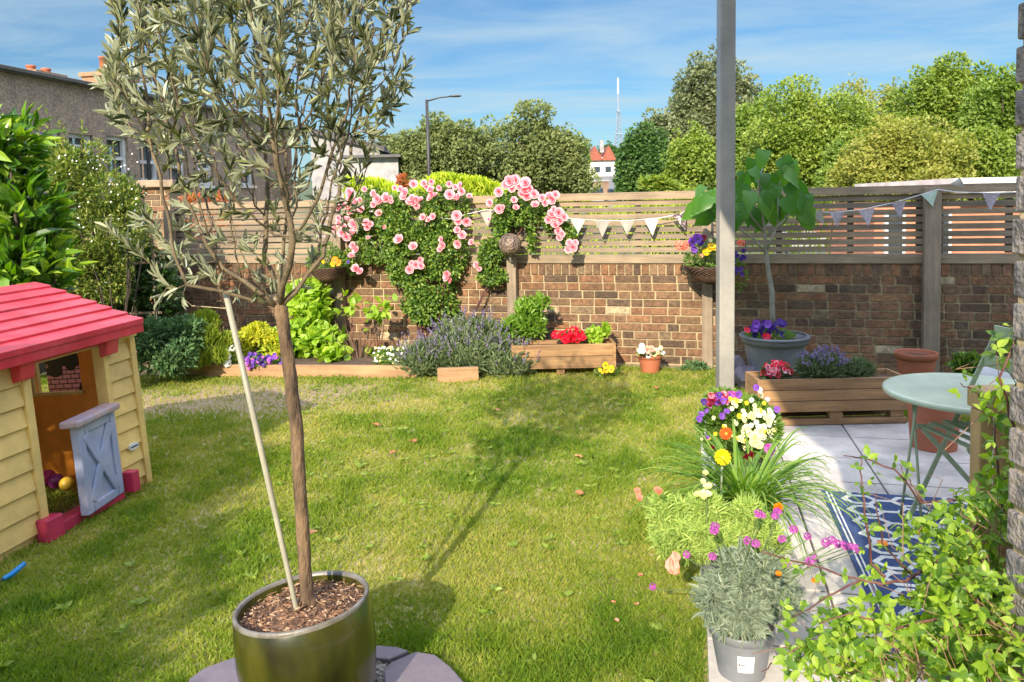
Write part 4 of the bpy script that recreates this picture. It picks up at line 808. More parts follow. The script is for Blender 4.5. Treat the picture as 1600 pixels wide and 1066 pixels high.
def siding(mb, x0, x1, z0, z1, y=0, n=8):
    h = (z1-z0)/n
    for i in range(n):
        a, b_ = z0+i*h, z0+(i+1)*h-.004; v = [(x0,y,a),(x1,y,a),(x1,y,b_),(x0,y,b_),(x0,y-.017,a),(x1,y-.017,a),(x1,y-.004,b_),(x0,y-.004,b_)]
        mb.add(v, [(0,3,2,1),(4,5,6,7),(0,1,5,4),(1,2,6,5),(2,3,7,6),(3,0,4,7)])
m = MB(); m.box((D0/2,WT/2,HH/2),(D0,WT,HH)); m.box(((D1+PW)/2,WT/2,HH/2),(PW-D1,WT,HH)); m.box(((D0+D1)/2,WT/2+.001,.845),(D1-D0,WT-.004,.07)); siding(m,.0,D0-.045,.05,.84); siding(m,D1+.035,PW-.035,.05,.80,n=8)
for x0, x1 in ((PW-.035,PW+.006),(D1,D1+.035),(D0-.045,D0-.002)): m.box(((x0+x1)/2,-.008,.42),(x1-x0,.03,.86))
m.box(((D1+PW)/2+.01,-.010,.845),(PW-D1+.02,.034,.05))
m.build('front_wall', M_yel, ph, bevel=.006)
m = MB(); m.box((0,.145,HH/2),(.04,.20,HH)); m.box((0,1.0,HH/2),(.04,.19,HH)); m.box((0,.575,.16),(.04,.66,.32)); m.box((0,.575,.83),(.04,.66,.10)); m.build('side_wall', M_yel, ph); m = MB(); m.box((PW/2,1.12,HH/2),(PW,.04,HH)); m.build('back_wall', M_yel, ph)  # unseen window opening added in the left wall so sunlight brightens the inside
def loc(px, py, lx):                                   # where a ray meets the playhouse plane x = lx -> local (y, z)
    Mi = ph.matrix_world.inverted(); o = Mi @ Vector((0,0,CAMZ)); d = Mi.to_3x3() @ Vector(ray(px,py)); t = (lx-o.x)/d.x; q = o+d*t; return q.y, q.z
wy0, wz0 = loc(131,612,PW-.04); wy1, wz1 = loc(58,620,PW-.04); wzt = .76; wy1 = min(wy1,1.0); wz0 = (wz0+wz1)/2
for lx, mt, t_ in ((PW-.012,M_yel,.024),(PW-.037,M_org,.022)):
    m = MB(); a0 = .046; a1 = 1.098
    m.box((lx,(a0+wy0)/2,HH/2),(t_,wy0-a0,HH-.002)); m.box((lx,(wy1+a1)/2,HH/2),(t_,a1-wy1,HH-.002)); m.box((lx,(wy0+wy1)/2,wz0/2),(t_,wy1-wy0,wz0)); m.box((lx,(wy0+wy1)/2,(wzt+HH)/2),(t_,wy1-wy0,HH-wzt))
    m.build('side_wall' if mt is M_yel else 'inner_lining', mt, ph)
m = MB(); m.box((PW/2,1.09,HH/2),(PW-.1,.012,HH-.01)); m.box((.03,.15,HH/2),(.012,.19,HH-.01)); m.box((.03,.995,HH/2),(.012,.18,HH-.01)); m.box((.03,.575,.16),(.012,.66,.315)); m.box((.03,.575,.825),(.012,.66,.09)); m.box((.19,.052,HH/2),(.3,.01,HH-.01)); m.build('inner_lining', M_org, ph)
m = MB(); fy = (wy0+wy1)/2
m.box((PW-.055,fy,wz0+.008),(.02,wy1-wy0+.03,.02)); m.box((PW-.055,wy1+.015,(wz0+wzt)/2),(.02,.05,wzt-wz0)); m.build('window_frame', M_yel, ph, bevel=.004)
# printed shutter board outside the window
sh = MB(); pts = []; 
ya, yb = wy0+.10*(wy1-wy0), wy1+.05
for i in range(14):
    t = i/13; z = wz0-.03+(wzt-wz0+.06)*t; pts.append((ya+.015*math.sin(t*9)-(.03 if t > .55 else 0), z))
ol = [(yb,pts[0][1])]+pts+[(yb,pts[-1][1])]; n = len(ol)
sh.add([(PW+.10,y,z) for y,z in ol]+[(PW+.118,y,z) for y,z in ol], [tuple(range(n)),tuple(range(n,2*n))[::-1]]+[(i,n+i,n+(i+1)%n,(i+1)%n) for i in range(n)])
ms_, nt, b, out = newmat('printed_brick_board'); tcn = nt.nodes.new('ShaderNodeTexCoord'); mpn = nt.nodes.new('ShaderNodeMapping'); mpn.inputs['Rotation'].default_value = (0,R(90),R(90)); nt.links.new(tcn.outputs['Object'], mpn.inputs[0])
br = nt.nodes.new('ShaderNodeTexBrick'); br.inputs['Scale'].default_value = 9; br.inputs['Color1'].default_value = (.62,.26,.36,1); br.inputs['Color2'].default_value = (.55,.22,.32,1); br.inputs['Mortar'].default_value = (.06,.02,.04,1); br.inputs['Mortar Size'].default_value = .03
sx_ = nt.nodes.new('ShaderNodeSeparateXYZ'); cx_ = nt.nodes.new('ShaderNodeCombineXYZ'); nt.links.new(tcn.outputs['Object'], sx_.inputs[0]); nt.links.new(sx_.outputs['Y'], cx_.inputs[0]); nt.links.new(sx_.outputs['Z'], cx_.inputs[1]); nt.links.new(cx_.outputs[0], br.inputs['Vector'])
nn_ = nt.nodes.new('ShaderNodeTexNoise'); nn_.inputs['Scale'].default_value = 7; nt.links.new(tcn.outputs['Object'], nn_.inputs['Vector']); rr_ = ramp(nt, [(.54,(1,1,1)),(.55,(.01,.005,.01))]); nt.links.new(nn_.outputs['Fac'], rr_.inputs[0])
mu = nt.nodes.new('ShaderNodeMixRGB'); mu.blend_type = 'MULTIPLY'; mu.inputs[0].default_value = 1; nt.links.new(br.outputs[0], mu.inputs[1]); nt.links.new(rr_.outputs[0], mu.inputs[2]); nt.links.new(mu.outputs[0], b.inputs['Base Color'])
sh.build('shutter', ms_, ph)
m = MB(); m.tube([(PW+.109,y-.004,z) for y,z in pts], .008, 6); m.build('shutter_edge', M_white, ph)
# roof planks, ridge, far slope
eave = (-.075,.905); ridge = (.575,1.165); nP = 7
m = MB(); x0, x1 = -.35, PW+.012
for i in range(nP):
    ta, tb = i/nP, (i+1)/nP; ya_, yb_ = eave[0]+(ridge[0]-eave[0])*ta, eave[0]+(ridge[0]-eave[0])*tb; za, zb_ = eave[1]+(ridge[1]-eave[1])*ta, eave[1]+(ridge[1]-eave[1])*tb
    t_ = .020; v = [(x0,ya_-.014,za+.012),(x1+.004*(i%2),ya_-.014,za+.012),(x1,yb_,zb_+.002),(x0,yb_,zb_+.002),(x0,ya_-.014,za-t_),(x1,ya_-.014,za-t_),(x1,yb_,zb_-t_),(x0,yb_,zb_-t_)]
    m.add(v, [(0,1,2,3),(4,7,6,5),(0,4,5,1),(1,5,6,2),(2,6,7,3),(3,7,4,0)])
m.add([(x0,ridge[0],ridge[1]),(x1,ridge[0],ridge[1]),(x1,1.2,.91),(x0,1.2,.91),(x0,ridge[0],ridge[1]-.03),(x1,ridge[0],ridge[1]-.03),(x1,1.2,.88),(x0,1.2,.88)], [(0,1,2,3),(4,7,6,5),(2,6,7,3),(1,5,6,2)])
m.box(((x0+x1)/2,eave[0]+.006,eave[1]-.04),(x1-x0,.028,.05)); m.build('roof', M_redp, ph, bevel=.004)
m = MB(); m.add([(PW-.02,.0,HH-.01),(PW-.02,1.12,HH-.01),(PW-.02,ridge[0],ridge[1]-.04),(PW-.05,.0,HH-.01),(PW-.05,1.12,HH-.01),(PW-.05,ridge[0],ridge[1]-.04)], [(0,1,2),(3,5,4)]); m.build('gable', M_yel, ph)
for bx, w2 in ((D1+.03,.085),(D0-.05,.085)):
    m = MB(); m.add([(bx-w2/2,-.012,.86),(bx+w2/2,-.012,.86),(bx+w2/2,-.012,.755),(bx-w2/2,-.012,.755),(bx-w2/2,-.075,.86),(bx+w2/2,-.075,.86),(bx+w2/2,-.055,.765),(bx-w2/2,-.055,.765)], [(4,7,6,5),(0,4,5,1),(1,5,6,2),(2,6,7,3),(3,7,4,0)]); m.build('bracket', M_redp, ph, bevel=.005)
m = MB(); m.box(((D0+D1)/2,-.03,.855),(D1-D0+.2,.03,.06)); m.build('lintel', M_redp, ph, bevel=.004)
m = MB(); m.box(((D0+D1)/2,-.005,.03),(D1-D0-.01,.09,.055)); m.build('threshold', M_pinkp, ph, bevel=.006)
m = MB(); m.box((D0-.02,-.035,.055),(.10,.07,.11)); m.build('hinge_block', M_pinkp, ph, bevel=.008); m = MB(); m.box((D1+.05,-.05,.075),(.055,.07,.11)); m.build('hinge_block', M_pinkp, ph, bevel=.006)
m = MB(); m.box((PW/2,.55,.006),(PW-.1,1.0,.02)); m.build('floor_tray', mat('muddy_floor', (.16,.07,.03), (.10,.05,.03), .8, 10, .3), ph)
lg = MB(); th_ = np.linspace(0,6.283,25)[:-1]; ox, oz = PW-.075, .235; o1 = [(ox+.036*math.copysign(abs(math.cos(t))**.6,math.cos(t)), oz+.018*math.copysign(abs(math.sin(t))**.7,math.sin(t))) for t in th_]
lg.add([(x,-.024,z) for x,z in o1]+[(x,-.008,z) for x,z in o1], [tuple(range(24))]+[(i,24+i,24+(i+1)%24,(i+1)%24) for i in range(24)]); bdg = lg.build('badge', M_white, ph)
lg = MB(); 
for i in range(10): hh = .006 if i%3 else .010; lg.box((ox-.026+i*.0058,-.0255,oz-.001),(.0032,.002,hh))
lg.build('lettering', flat('badge_ink', (.02,.02,.03)), bdg); bdg.delta_location = (-.03,0,0)
# half door standing open towards the camera
Mi = ph.matrix_world.inverted(); dr = link('door', None, ph); hg = Vector((D1-.015,-.035,.04)); fe = Mi @ Vector(gr(133,806,.04)); dA = fe-hg
dr.location = hg; dr.rotation_euler = (0,0,math.atan2(dA.y,dA.x)); Ld, Hd = min(.46,math.hypot(dA.x,dA.y)), .435
m = MB(); m.box((Ld/2,0,Hd/2),(Ld-.01,.024,Hd-.01))
for x in (.025,Ld-.025): m.box((x,0,Hd/2),(.05,.044,Hd))
for z in (.022,Hd-.022): m.box((Ld/2,0,z),(Ld-.1,.044,.044))
for a in (-1,1):
    for sy in (-.017,.017): m.bar((.05,sy,Hd/2-a*(Hd/2-.05)),(Ld-.05,sy,Hd/2+a*(Hd/2-.05)),.014+.002*(a>0),.055)
m.build('door_panel', M_blue, dr, bevel=.006)
m = MB(); m.box((Ld/2+.01,0,Hd+.022),(Ld+.05,.10,.035)); m.build('door_ledge', mat('worn_ledge_plastic', (.38,.33,.40), (.62,.36,.26), .5, 7, .1, lo=.4, hi=.7), dr, bevel=.010)
# toys
for px, py, c, lb, r in ((74,747,'magenta','dark pink toy ball inside the playhouse',.045),(88,752,'purple','purple toy ball between two others inside the playhouse',.04),(104,756,'yellow','yellow toy ball inside the playhouse nearest the door',.036)):
    q = gr(px,py,.075); o = thing('toy_ball', lb, 'ball', tuple(q), group='toy balls in the playhouse'); m = MB(); m.blob((0,0,0), r, 18, 12, 0)
    m.build('ball', mat('ball_'+c, {'magenta':(.55,.03,.16),'purple':(.25,.03,.16),'yellow':(.75,.50,.05)}[c], None, .35, 5, 0), o, smooth=True)
q = gr(6,912); tw = thing('toy_trowel','small toy trowel with a bright blue handle on the grass at the left edge','toy',(q.x,q.y,0)); tw.rotation_euler = (0,0,R(60)); m = MB(); m.tube([(0,0,.02),(.03,0,.024),(.085,0,.05)],[.010,.012,.011],10); m.build('handle', mat('blue_toy_plastic', (.01,.25,.60), None, .35, 5, 0), tw, smooth=True); m = MB(); m.tube([(0,0,.02),(-.03,0,.012)],.005,6); m.prism([(-.03,-.02),(-.03,.02),(-.09,.022),(-.12,0),(-.09,-.022)],.006,.01); m.build('blade', flat('dark_toy_metal', (.03,.05,.06)), tw)
# ================================================================== OLIVE TREE IN THE GLAZED POT
OY = 2.2; rimc = pt(472,940,OY); OR = .195
M_glaze, nt, b, out = newmat('olive_glaze'); tcn = nt.nodes.new('ShaderNodeTexCoord'); mpn = nt.nodes.new('ShaderNodeMapping'); mpn.inputs['Scale'].default_value = (6,6,2.2); nt.links.new(tcn.outputs['Object'], mpn.inputs[0])
n1 = nt.nodes.new('ShaderNodeTexNoise'); n1.inputs['Scale'].default_value = 1.2; n1.inputs['Detail'].default_value = 7; nt.links.new(mpn.outputs[0], n1.inputs['Vector']); r1 = ramp(nt, [(.3,(.012,.010,.004)),(.44,(.030,.032,.005)),(.58,(.058,.056,.008)),(.72,(.045,.075,.014))]); nt.links.new(n1.outputs['Fac'], r1.inputs[0]); nt.links.new(r1.outputs[0], b.inputs['Base Color']); b.inputs['Roughness'].default_value = .3; b.inputs['Specular IOR Level'].default_value = .3; b.inputs['Coat Weight'].default_value = .35; b.inputs['Coat Roughness'].default_value = .05
pot = thing('glazed_pot','large glossy olive-green glazed pot holding the olive tree','plant pot'); ZR = rimc.z
pot.matrix_world = Matrix.Translation(rimc) @ Matrix.Rotation(R(-5),4,'Y') @ Matrix.Rotation(R(-2.5),4,'X')
m = MB(); m.lathe([(OR*.97,0),(OR*1.0,-.008),(OR*1.025,-.06),(OR*1.03,-.14),(OR*.98,-.24),(OR*.87,-.32),(OR*.74,-ZR+.012),(OR*.70,-ZR-.0)], 72); m.lathe([(OR*.91,-.06),(OR*.93,-.010),(OR*.935,0)], 72); m.build('body', M_glaze, pot, smooth=True)
m = MB(); m.lathe([(OR*1.0,-.006),(OR*1.003,.001),(OR*.99,.006),(OR*.965,.007),(OR*.94,.004),(OR*.93,-.004)], 72); m.build('rim', mat('worn_rim', (.24,.225,.20), (.10,.085,.06), .4, 18, .1), pot, smooth=True)
m = MB(); 
sg = []; 
for i in range(9):
    for j in range(40):
        r_ = OR*.925*i/8; a = j*6.2832/40; sg.append((r_*math.cos(a), r_*math.sin(a), -.030+.022*math.exp(-(r_/.09)**2)+.010*(rng.random()-.5)))
m.add(sg, [(i*40+j,i*40+(j+1)%40,(i+1)*40+(j+1)%40,(i+1)*40+j) for i in range(8) for j in range(40)]); m.build('soil', mat('bark_compost', (.11,.06,.035), (.30,.16,.09), .95, 55, 1.0, bscale=120), pot, smooth=True)
nM = 900; a = rng.random(nM)*6.28; r_ = OR*.87*np.sqrt(rng.random(nM)); P = np.stack([r_*np.cos(a), r_*np.sin(a), -.018+.022*np.exp(-(r_/.09)**2)+.006*rng.random(nM)],1); D = rng.normal(size=(nM,3))*[1,1,.25]
MB().leaves(P, D, .010+.03*rng.random(nM)**3, .003+.003*rng.random(nM), 'lance').build('mulch', leafmat('bark_mulch', [(.05,.03,.02),(.15,.08,.045),(.32,.18,.10),(.55,.40,.26)], .9, 0), pot, kind='stuff')
# space colonisation for the crown
ot = thing('olive_tree','standard olive tree with a bare trunk and silvery leaves in the glazed pot','tree',tuple(pt(480,938,OY)))
OO = np.array(ot.location)
trk = [(480,942,OY),(478,905,OY),(470,780,OY-.01),(462,660,OY),(452,570,OY+.01),(441,500,OY),(438,480,OY)]
poly = np.array([(300,452),(235,400),(200,345),(240,322),(285,300),(232,245),(165,205),(140,120),(175,40),(150,-90),(620,-110),(665,5),(635,90),(640,165),(585,230),(565,300),(560,360),(520,405),(470,455),(430,470),(360,455)])
def inside(x, y):
    c = np.zeros(len(x), bool); j = len(poly)-1
    for i in range(len(poly)):
        xi, yi = poly[i]; xj, yj = poly[j]
        c ^= ((yi > y) != (yj > y)) & (x < (xj-xi)*(y-yi)/(yj-yi+1e-9)+xi); j = i
    return c
A = []
while len(A) < 2300:
    x = rng.uniform(130,670,600); y = rng.uniform(-110,475,600); k_ = inside(x,y); x = x[k_]; y = y[k_]
    den = np.clip(.45+.8*(330-y)/420, .36, 1); k_ = rng.random(len(x)) < den; x = x[k_]; y = y[k_]
    hw = .47*np.sqrt(np.clip(1-((x-405)/285)**2, .03, 1))*np.clip((480-y)/300,.12,1)
    for a_, b_, h_ in zip(x, y, hw): A.append(np.array(pt(a_, b_, OY+rng.uniform(-h_,h_))))
for px, py in ((158,360),(170,372),(152,348),(185,392),(200,405),(215,425),(232,440),(250,452),(285,478),(240,470),(262,476)): A.append(np.array(pt(px,py,OY-.15+rng.uniform(-.03,.03))))
A = np.array(A)
base = [np.array(pt(*q)) for q in trk]
nodes = [base[-1]]; par = [-1]; seeds = [(395,440,-.08),(350,420,.05),(480,430,.03),(505,400,-.06),(415,400,.10),(455,380,-.12),(300,445,-.12),(440,400,.0)]
for sx, sy, dy in seeds:
    t = np.array(pt(sx,sy,OY+dy)); pv = 0
    for i in range(1,4): nodes.append(nodes[0]+(t-nodes[0])*i/3+rng.normal(size=3)*.004); par.append(pv); pv = len(nodes)-1
alive = np.ones(len(A), bool); SS = .030
Nn = np.array(nodes); dd = np.linalg.norm(A[:,None]-Nn[None], axis=2); nb = dd.argmin(1); dm = dd.min(1)
for it in range(110):
    idx = np.where(alive)[0]
    if len(idx) == 0: break
    vec = {}
    for i in idx:
        if dm[i] < .45: vec.setdefault(nb[i], []).append((A[i]-nodes[nb[i]])/(dm[i]+1e-6))
    n0 = len(nodes)
    for n_, vs in vec.items():
        g = np.mean(vs,0)+[0,0,.16]+rng.normal(size=3)*.12; g /= np.linalg.norm(g)+1e-9; nodes.append(nodes[n_]+g*SS); par.append(n_)
    N2 = np.array(nodes[n0:])
    if len(N2):
        dd = np.linalg.norm(A[idx][:,None]-N2[None], axis=2); q2 = dd.min(1); up_ = q2 < dm[idx]; nb[idx[up_]] = n0+dd.argmin(1)[up_]; dm[idx[up_]] = q2[up_]; alive[idx[q2 < .047]] = False
    if len(nodes) > 9000: break
nodes = np.array(nodes); par = np.array(par); nN = len(nodes); ch = [[] for _ in range(nN)]
for i in range(1,nN): ch[par[i]].append(i)
tips = np.zeros(nN); dist = np.zeros(nN)
for i in range(nN-1,-1,-1):
    if not ch[i]: tips[i] = 1
    if par[i] >= 0: tips[par[i]] += tips[i]; dist[par[i]] = max(dist[par[i]], dist[i]+SS)
rad = np.minimum(.00070*np.sqrt(tips)+.0006, .0118)
tb = MB(); stack = [(0,c) for c in ch[0]]
while stack:
    p, c = stack.pop(); chain = [p,c]
    while ch[chain[-1]]:
        cs = sorted(ch[chain[-1]], key=lambda q:-tips[q])
        for o_ in cs[1:]: stack.append((chain[-1],o_))
        chain.append(cs[0])
    rr2 = [rad[i] for i in chain]; rr2[0] = rad[chain[1]]
    tb.tube(nodes[chain]-OO, rr2, 6 if rr2[0] > .004 else 4, True)
tb.build('branches', M_twig, ot, smooth=True)
m = MB(); TP = [Vector(b_)-Vector(OO) for b_ in base]; TQ = [TP[0]-Vector((0,0,.03))]
for i in range(len(TP)-1):
    for t in np.linspace(0,1,7)[:-1]: TQ.append(TP[i].lerp(TP[i+1],t)+Vector(rng.normal(size=3))*.0012)
TQ.append(TP[-1]); TQ.append(TP[-1]+Vector((0,0,.018))); m.tube(TQ, [(.027 if i < 3 else .0185+.0022*math.exp(-i/6)+(.0012*max(0,(i-len(TQ)+9)/9)))*(1+.03*rng.normal())*(.62 if i == len(TQ)-1 else 1) for i in range(len(TQ))], 16); m.build('trunk', M_bark, ot, smooth=True)
zpx = 330-(nodes[:,2]-CAMZ)/OY*F; lo = np.where((dist < np.where(zpx < 300, .42, .26)) & (rad < .0065))[0]; LP, LD, LN = [], [], []
for i in lo:
    if par[i] < 0: continue
    ax = nodes[i]-nodes[par[i]]; ax /= np.linalg.norm(ax)+1e-9; s_ = np.cross(ax, rng.normal(size=3)); s_ /= np.linalg.norm(s_)+1e-9
    den_ = 6 if rng.random() < .85 else 2
    if not ch[i]: den_ = 7
    for j in range(den_):
        sgn = 1 if j%2 else -1; P_ = nodes[i]+ax*rng.uniform(-.01,.01); D_ = ax*rng.uniform(.7,1.3)+s_*sgn*.62+[0,0,.42]+rng.normal(size=3)*.14
        if j in (2,5): D_ = ax+rng.normal(size=3)*.3
        LP.append(P_); LD.append(D_); LN.append(ax*.9-s_*sgn*.3+rng.normal(size=3)*.45)
LP = np.array(LP); nL = len(LP); sz = .7+.6*rng.random(nL)
newl = np.clip(rng.random(nL)**1.5*.75+.45*(vnoise(LP[:,0]+3,LP[:,2],9,77)-.35),0,1)
MB().leaves(LP-OO, LD, .041*sz, .0082*sz, 'lance', newl, LN).build('crown', M_L['olive'], ot)
print('olive', nN, nL)
m = MB(); a_ = pt(462,946,OY-.03); c_ = pt(352,455,OY-.05); stk = thing('support_stake','pale slim cane leaning from the glazed pot up into the olive branches','cane',tuple(a_)); mid = pt(405,690,OY-.05)
m.tube([(0,0,-.03),(0,0,0),mid-a_,c_-a_], [.0075,.0075,.0085,.008], 10); m.build('cane', mat('grey_green_cane', (.42,.40,.30), (.30,.29,.22), .5, 8, .1, stretch=(1,1,.2)), stk, smooth=True)
m = MB(); th2 = pt(300,478,OY-.03)-a_; t3 = pt(235,425,OY-.12)-a_; t1 = pt(355,482,OY-.05)-a_; m.tube([t1,th2,t3], .0012, 5); m.build('tie_string', mat('garden_twine', (.45,.36,.22), None, .9, 30, .1), stk)
# slate ring and gravel round the pot
M_slate = mat('purple_slate', (.22,.18,.20), (.13,.11,.13), .65, 7, .5, bscale=25, lo=.3, hi=.7)
pc = np.array([rimc.x, OY]); 
def slate(pts, lb, z=.0):
    P_ = [gr(x,y) for x,y in pts]; c = sum(P_,Vector())/len(P_); o = thing('slate_slab', lb, 'stone slab', (c.x,c.y,0), group='slate slabs round the glazed pot'); m = MB(); m.prism([(q.x-c.x,q.y-c.y) for q in P_][::1], .0+z, .03+z); m.build('slab', M_slate, o, bevel=.005)
slate([(604,1110),(600,1062),(612,1048),(650,1031),(680,1036),(705,1056),(730,1085),(740,1130)], 'purple slate slab on the lawn right of the glazed pot')
slate([(575,1030),(590,1021),(622,1024),(640,1030),(608,1044),(590,1042)], 'dark slate fragment wedged beside the pot at right')
slate([(296,1075),(318,1058),(350,1046),(378,1036),(400,1045),(400,1140),(280,1140)], 'purple slate slab showing at the left foot of the pot')
slate([(400,1060),(560,1050),(590,1080),(590,1140),(400,1140)], 'slate slab directly beneath the glazed pot', -.022)
m = MB()
for i in range(240):
    q = gr(rng.uniform(565,612), rng.uniform(1028,1110)); r_ = rng.uniform(.006,.015); m.blob((q.x,q.y,.012), (r_,r_*.8,r_*.7), 6, 4, .25, rnd=rng.random())
m.build('gravel', mat('grey_gravel', (.26,.25,.22), (.16,.15,.14), .9, 30, .3, attr=[(.6,.6,.6),(1.2,1.2,1.15)]), kind='stuff', label='small grey gravel between the pot and slate slabs', cat='gravel')
#@@PART4
# ================================================================== PLANTERS AND POTS ALONG THE WALL
def boards(root, L_, D_, z0, z1, nb, t=.02):
    h = (z1-z0)/nb; m = MB()
    for i in range(nb):
        z = z0+h*(i+.5); m.box((L_/2,t/2,z),(L_,t,h-.004), rnd=rng.random()); m.box((L_/2,D_-t/2,z),(L_,t,h-.004), rnd=rng.random())
    m.build('long_boards', M_planter, root, bevel=.002); m = MB()
    for i in range(nb):
        z = z0+h*(i+.5)
        for x in (t/2,L_-t/2): m.box((x,D_/2,z+.003),(t-.001,D_-2*t-.002,h-.006), rnd=rng.random())
    m.build('end_boards', M_planter, root, bevel=.002)
A1, A2 = gr(800,588), gr(962,584); L1_ = (A2-A1).length
p1 = thing('wooden_planter','timber trough planter against the brick wall beside the lavender bush','planter',(A1.x,A1.y,0),math.atan2((A2-A1).y,(A2-A1).x))
boards(p1, L1_, .26, .055, .27, 2, .022); m = MB(); m.box((L1_-.01,.13,.15),(.024,.31,.25)); m.build('end_panel', M_planter, p1, bevel=.003)
for x in (.12,.43,.76): m = MB(); m.box((min(x,L1_-.05),.10,.027),(.07,.14,.054)); m.build('foot', M_planter, p1)
m = MB(); m.add([(.02,.02,.235),(L1_-.02,.02,.235),(L1_-.02,.24,.235),(.02,.24,.235)],[(0,1,2,3)]); m.build('soil', M_soil, p1)
bush('choisya_shrub','glossy star-leaved evergreen growing in the left end of the timber trough','shrub', base_at(828,6.95,.22), [pb(825,505,6.95,30,26,26),pb(845,480,6.95,16,16,16),pb(820,482,6.98,16,16,16),pb(800,515,6.9,16,14,14)], 1500, .065,.022, M_L['choi'], 'lance', 5, .005, up=.7)
rg = bush('red_geranium','bright red pelargonium in the timber trough by the brick wall','flowers', base_at(890,6.8,.22), [pb(893,530,6.8,22,9,10)], 260, .035,.03, M_L['small'], 'round', 3)
for px, py in ((880,524),(889,520),(897,517),(905,522),(893,528),(902,529),(909,527),(869,524),(884,530),(898,523)): put_flower(rg,'umbel','red',pt(px,py,6.70),.045)
bush('geranium_plant','small pale green geranium foliage at the right of the red flowers','plant', base_at(932,6.85,.22), [pb(930,524,6.82,16,13,10),pb(946,516,6.85,7,10,8)], 500, .035,.03, M_L['hydr'], 'round', 4)
def pot_at(name, label, px, Y, r, h, mt, z0=0, rimh=.04, group='plant pots', taper=.72, soilz=None):
    c = base_at(px, Y, z0); o = thing(name, label, 'plant pot', tuple(c), group=group); m = MB()
    m.lathe([(r*taper,0),(r*.93,h-rimh),(r*.93,h-rimh+.001),(r*1.0,h-rimh+.004),(r*1.02,h-.006),(r*1.0,h),(r*.95,h),(r*.92,h-.01),(r*.86,h-.05),(r*.8,h-.06)], 48); m.lathe([(.001,0.003),(r*taper,.003)],24); m.build('body', mt, o, smooth=True)
    m = MB(); s = soilz or h-.035; rr = r*.90; P = [(0,0,s+.008)]+[(rr*math.cos(a)*q,rr*math.sin(a)*q,s+.008*(rng.random()-.5)) for q in (.5,1) for a in np.linspace(0,6.283,25)[:-1]]
    f = [(0,1+j,1+(j+1)%24) for j in range(24)]+[(1+j,25+j,25+(j+1)%24,1+(j+1)%24) for j in range(24)]; m.add(P,f); m.build('soil', M_soil, o, smooth=True); return o, c
o, c = pot_at('terracotta_pot','small terracotta pot of pale flowers at the foot of the wall',1015,6.72,.107,.155,M_terra,rimh=.035)
pr_ = flowers_patch('primrose_flowers','pale pink and cream flowers in the small terracotta pot by the wall',996,1036,541,558,6.72,'pansy',['cream','white','coral','white'],16,.026,'small',520,z0=.15)
ya = thing('yellow_pansies','two yellow pansies at the trough corner on the lawn edge','flowers',tuple(base_at(948,6.6,0)))
P,d = cloud([((0,0,.03),(.11,.06,.04))],160,.4); MB().leaves(P,d+[0,0,.5],.03,.014).build('foliage',M_L['small'],ya)
for px, py, r in ((947,571,.034),(955,577,.036),(947,578,.03),(938,578,.018),(941,582,.016)): put_flower(ya,'pansy','yellow',pt(px,py,6.52),r)
bush('low_plant','low dark straggly plant at the wall foot left of the grey pole','plant', base_at(1088,6.75,0), [pb(1090,577,6.75,24,9,14),pb(1072,580,6.75,12,6,10)], 500, .045,.02, M_L['sage'], 'ovate', 4)
rk = MB(); ro = thing('rock','dark broken rock on the ground between the grey pole and the grey pot','rock',tuple(base_at(1168,6.1)))
for c_, r_ in (((0,0,.07),(.13,.12,.1)),((.12,.05,.05),(.10,.1,.07)),((-.08,.1,.1),(.09,.09,.14))): rk.blob(c_, r_, 9, 6, .22)
rk.build('stone', M_slate, ro, bevel=.003)
# big grey pot with the fig
gc = pt(1210,528,6.15); gpz = gc.z+.015; g_o, g_c = pot_at('grey_pot','large round grey plastic pot holding the fig tree beside the pole',1210,6.15,.258,gpz,M_greypot,rimh=.055,taper=.66)
m = MB(); m.lathe([(.26,gpz-.012),(.275,gpz-.006),(.276,gpz+.008),(.262,gpz+.014),(.245,gpz+.010)],48); m.lathe([(.222,gpz-.115),(.228,gpz-.112),(.228,gpz-.105),(.222,gpz-.102)],48); m.build('rim', M_greypot, g_o, smooth=True)
vp = thing('pansy_flowers','dark violet pansies around the fig stem in the large grey pot','flowers',(gc.x,gc.y,gpz-.03))
P,d = cloud([((-.05,-.05,.03),(.19,.16,.05))],520,.4); MB().leaves(P,d+[0,0,.5],.035,.018).build('foliage',M_L['small'],vp)
for _ in range(26): put_flower(vp,'pansy','violet',pt(rng.uniform(1172,1228),rng.uniform(503,525),6.05),.028)
for px,py in ((1182,506),(1180,512),(1200,507)): put_flower(vp,'pansy','purple',pt(px,py,6.03),.036)
for px,py in ((1196,526),(1200,527),(1167,517)): put_flower(vp,'pansy','red',pt(px,py,5.98),.03)
fg = thing('fig_tree','young fig tree with a slender pale stem and broad drooping leaves','tree',(gc.x,gc.y,gpz-.03)); fo = Vector(fg.location)
FY = 6.15; m = MB(); tk = [pt(x,y,FY)-fo for x,y in ((1209,520),(1207,490),(1206,455),(1200,420),(1197,390),(1193,350),(1190,320),(1188,290))]; m.tube(tk,[.022,.021,.020,.018,.016,.012,.009,.006],10)
brs = [[(1197,392),(1207,370),(1215,350),(1216,300),(1222,262)],[(1199,400),(1180,375),(1150,355),(1112,345),(1105,320)],[(1195,365),(1175,340),(1160,300)],[(1196,370),(1225,345),(1245,310)],[(1190,320),(1185,280),(1195,255)]]
for b_ in brs: m.tube([pt(x,y,FY+rng.uniform(-.05,.05)*(i>0))-fo for i,(x,y) in enumerate(b_)],np.linspace(.011,.005,len(b_)),7)
m.build('trunk', mat('fig_bark',(.30,.29,.22),(.22,.21,.16),.7,16,.3), fg, smooth=True)
LP,LD,LZ,LN = [],[],[],[]
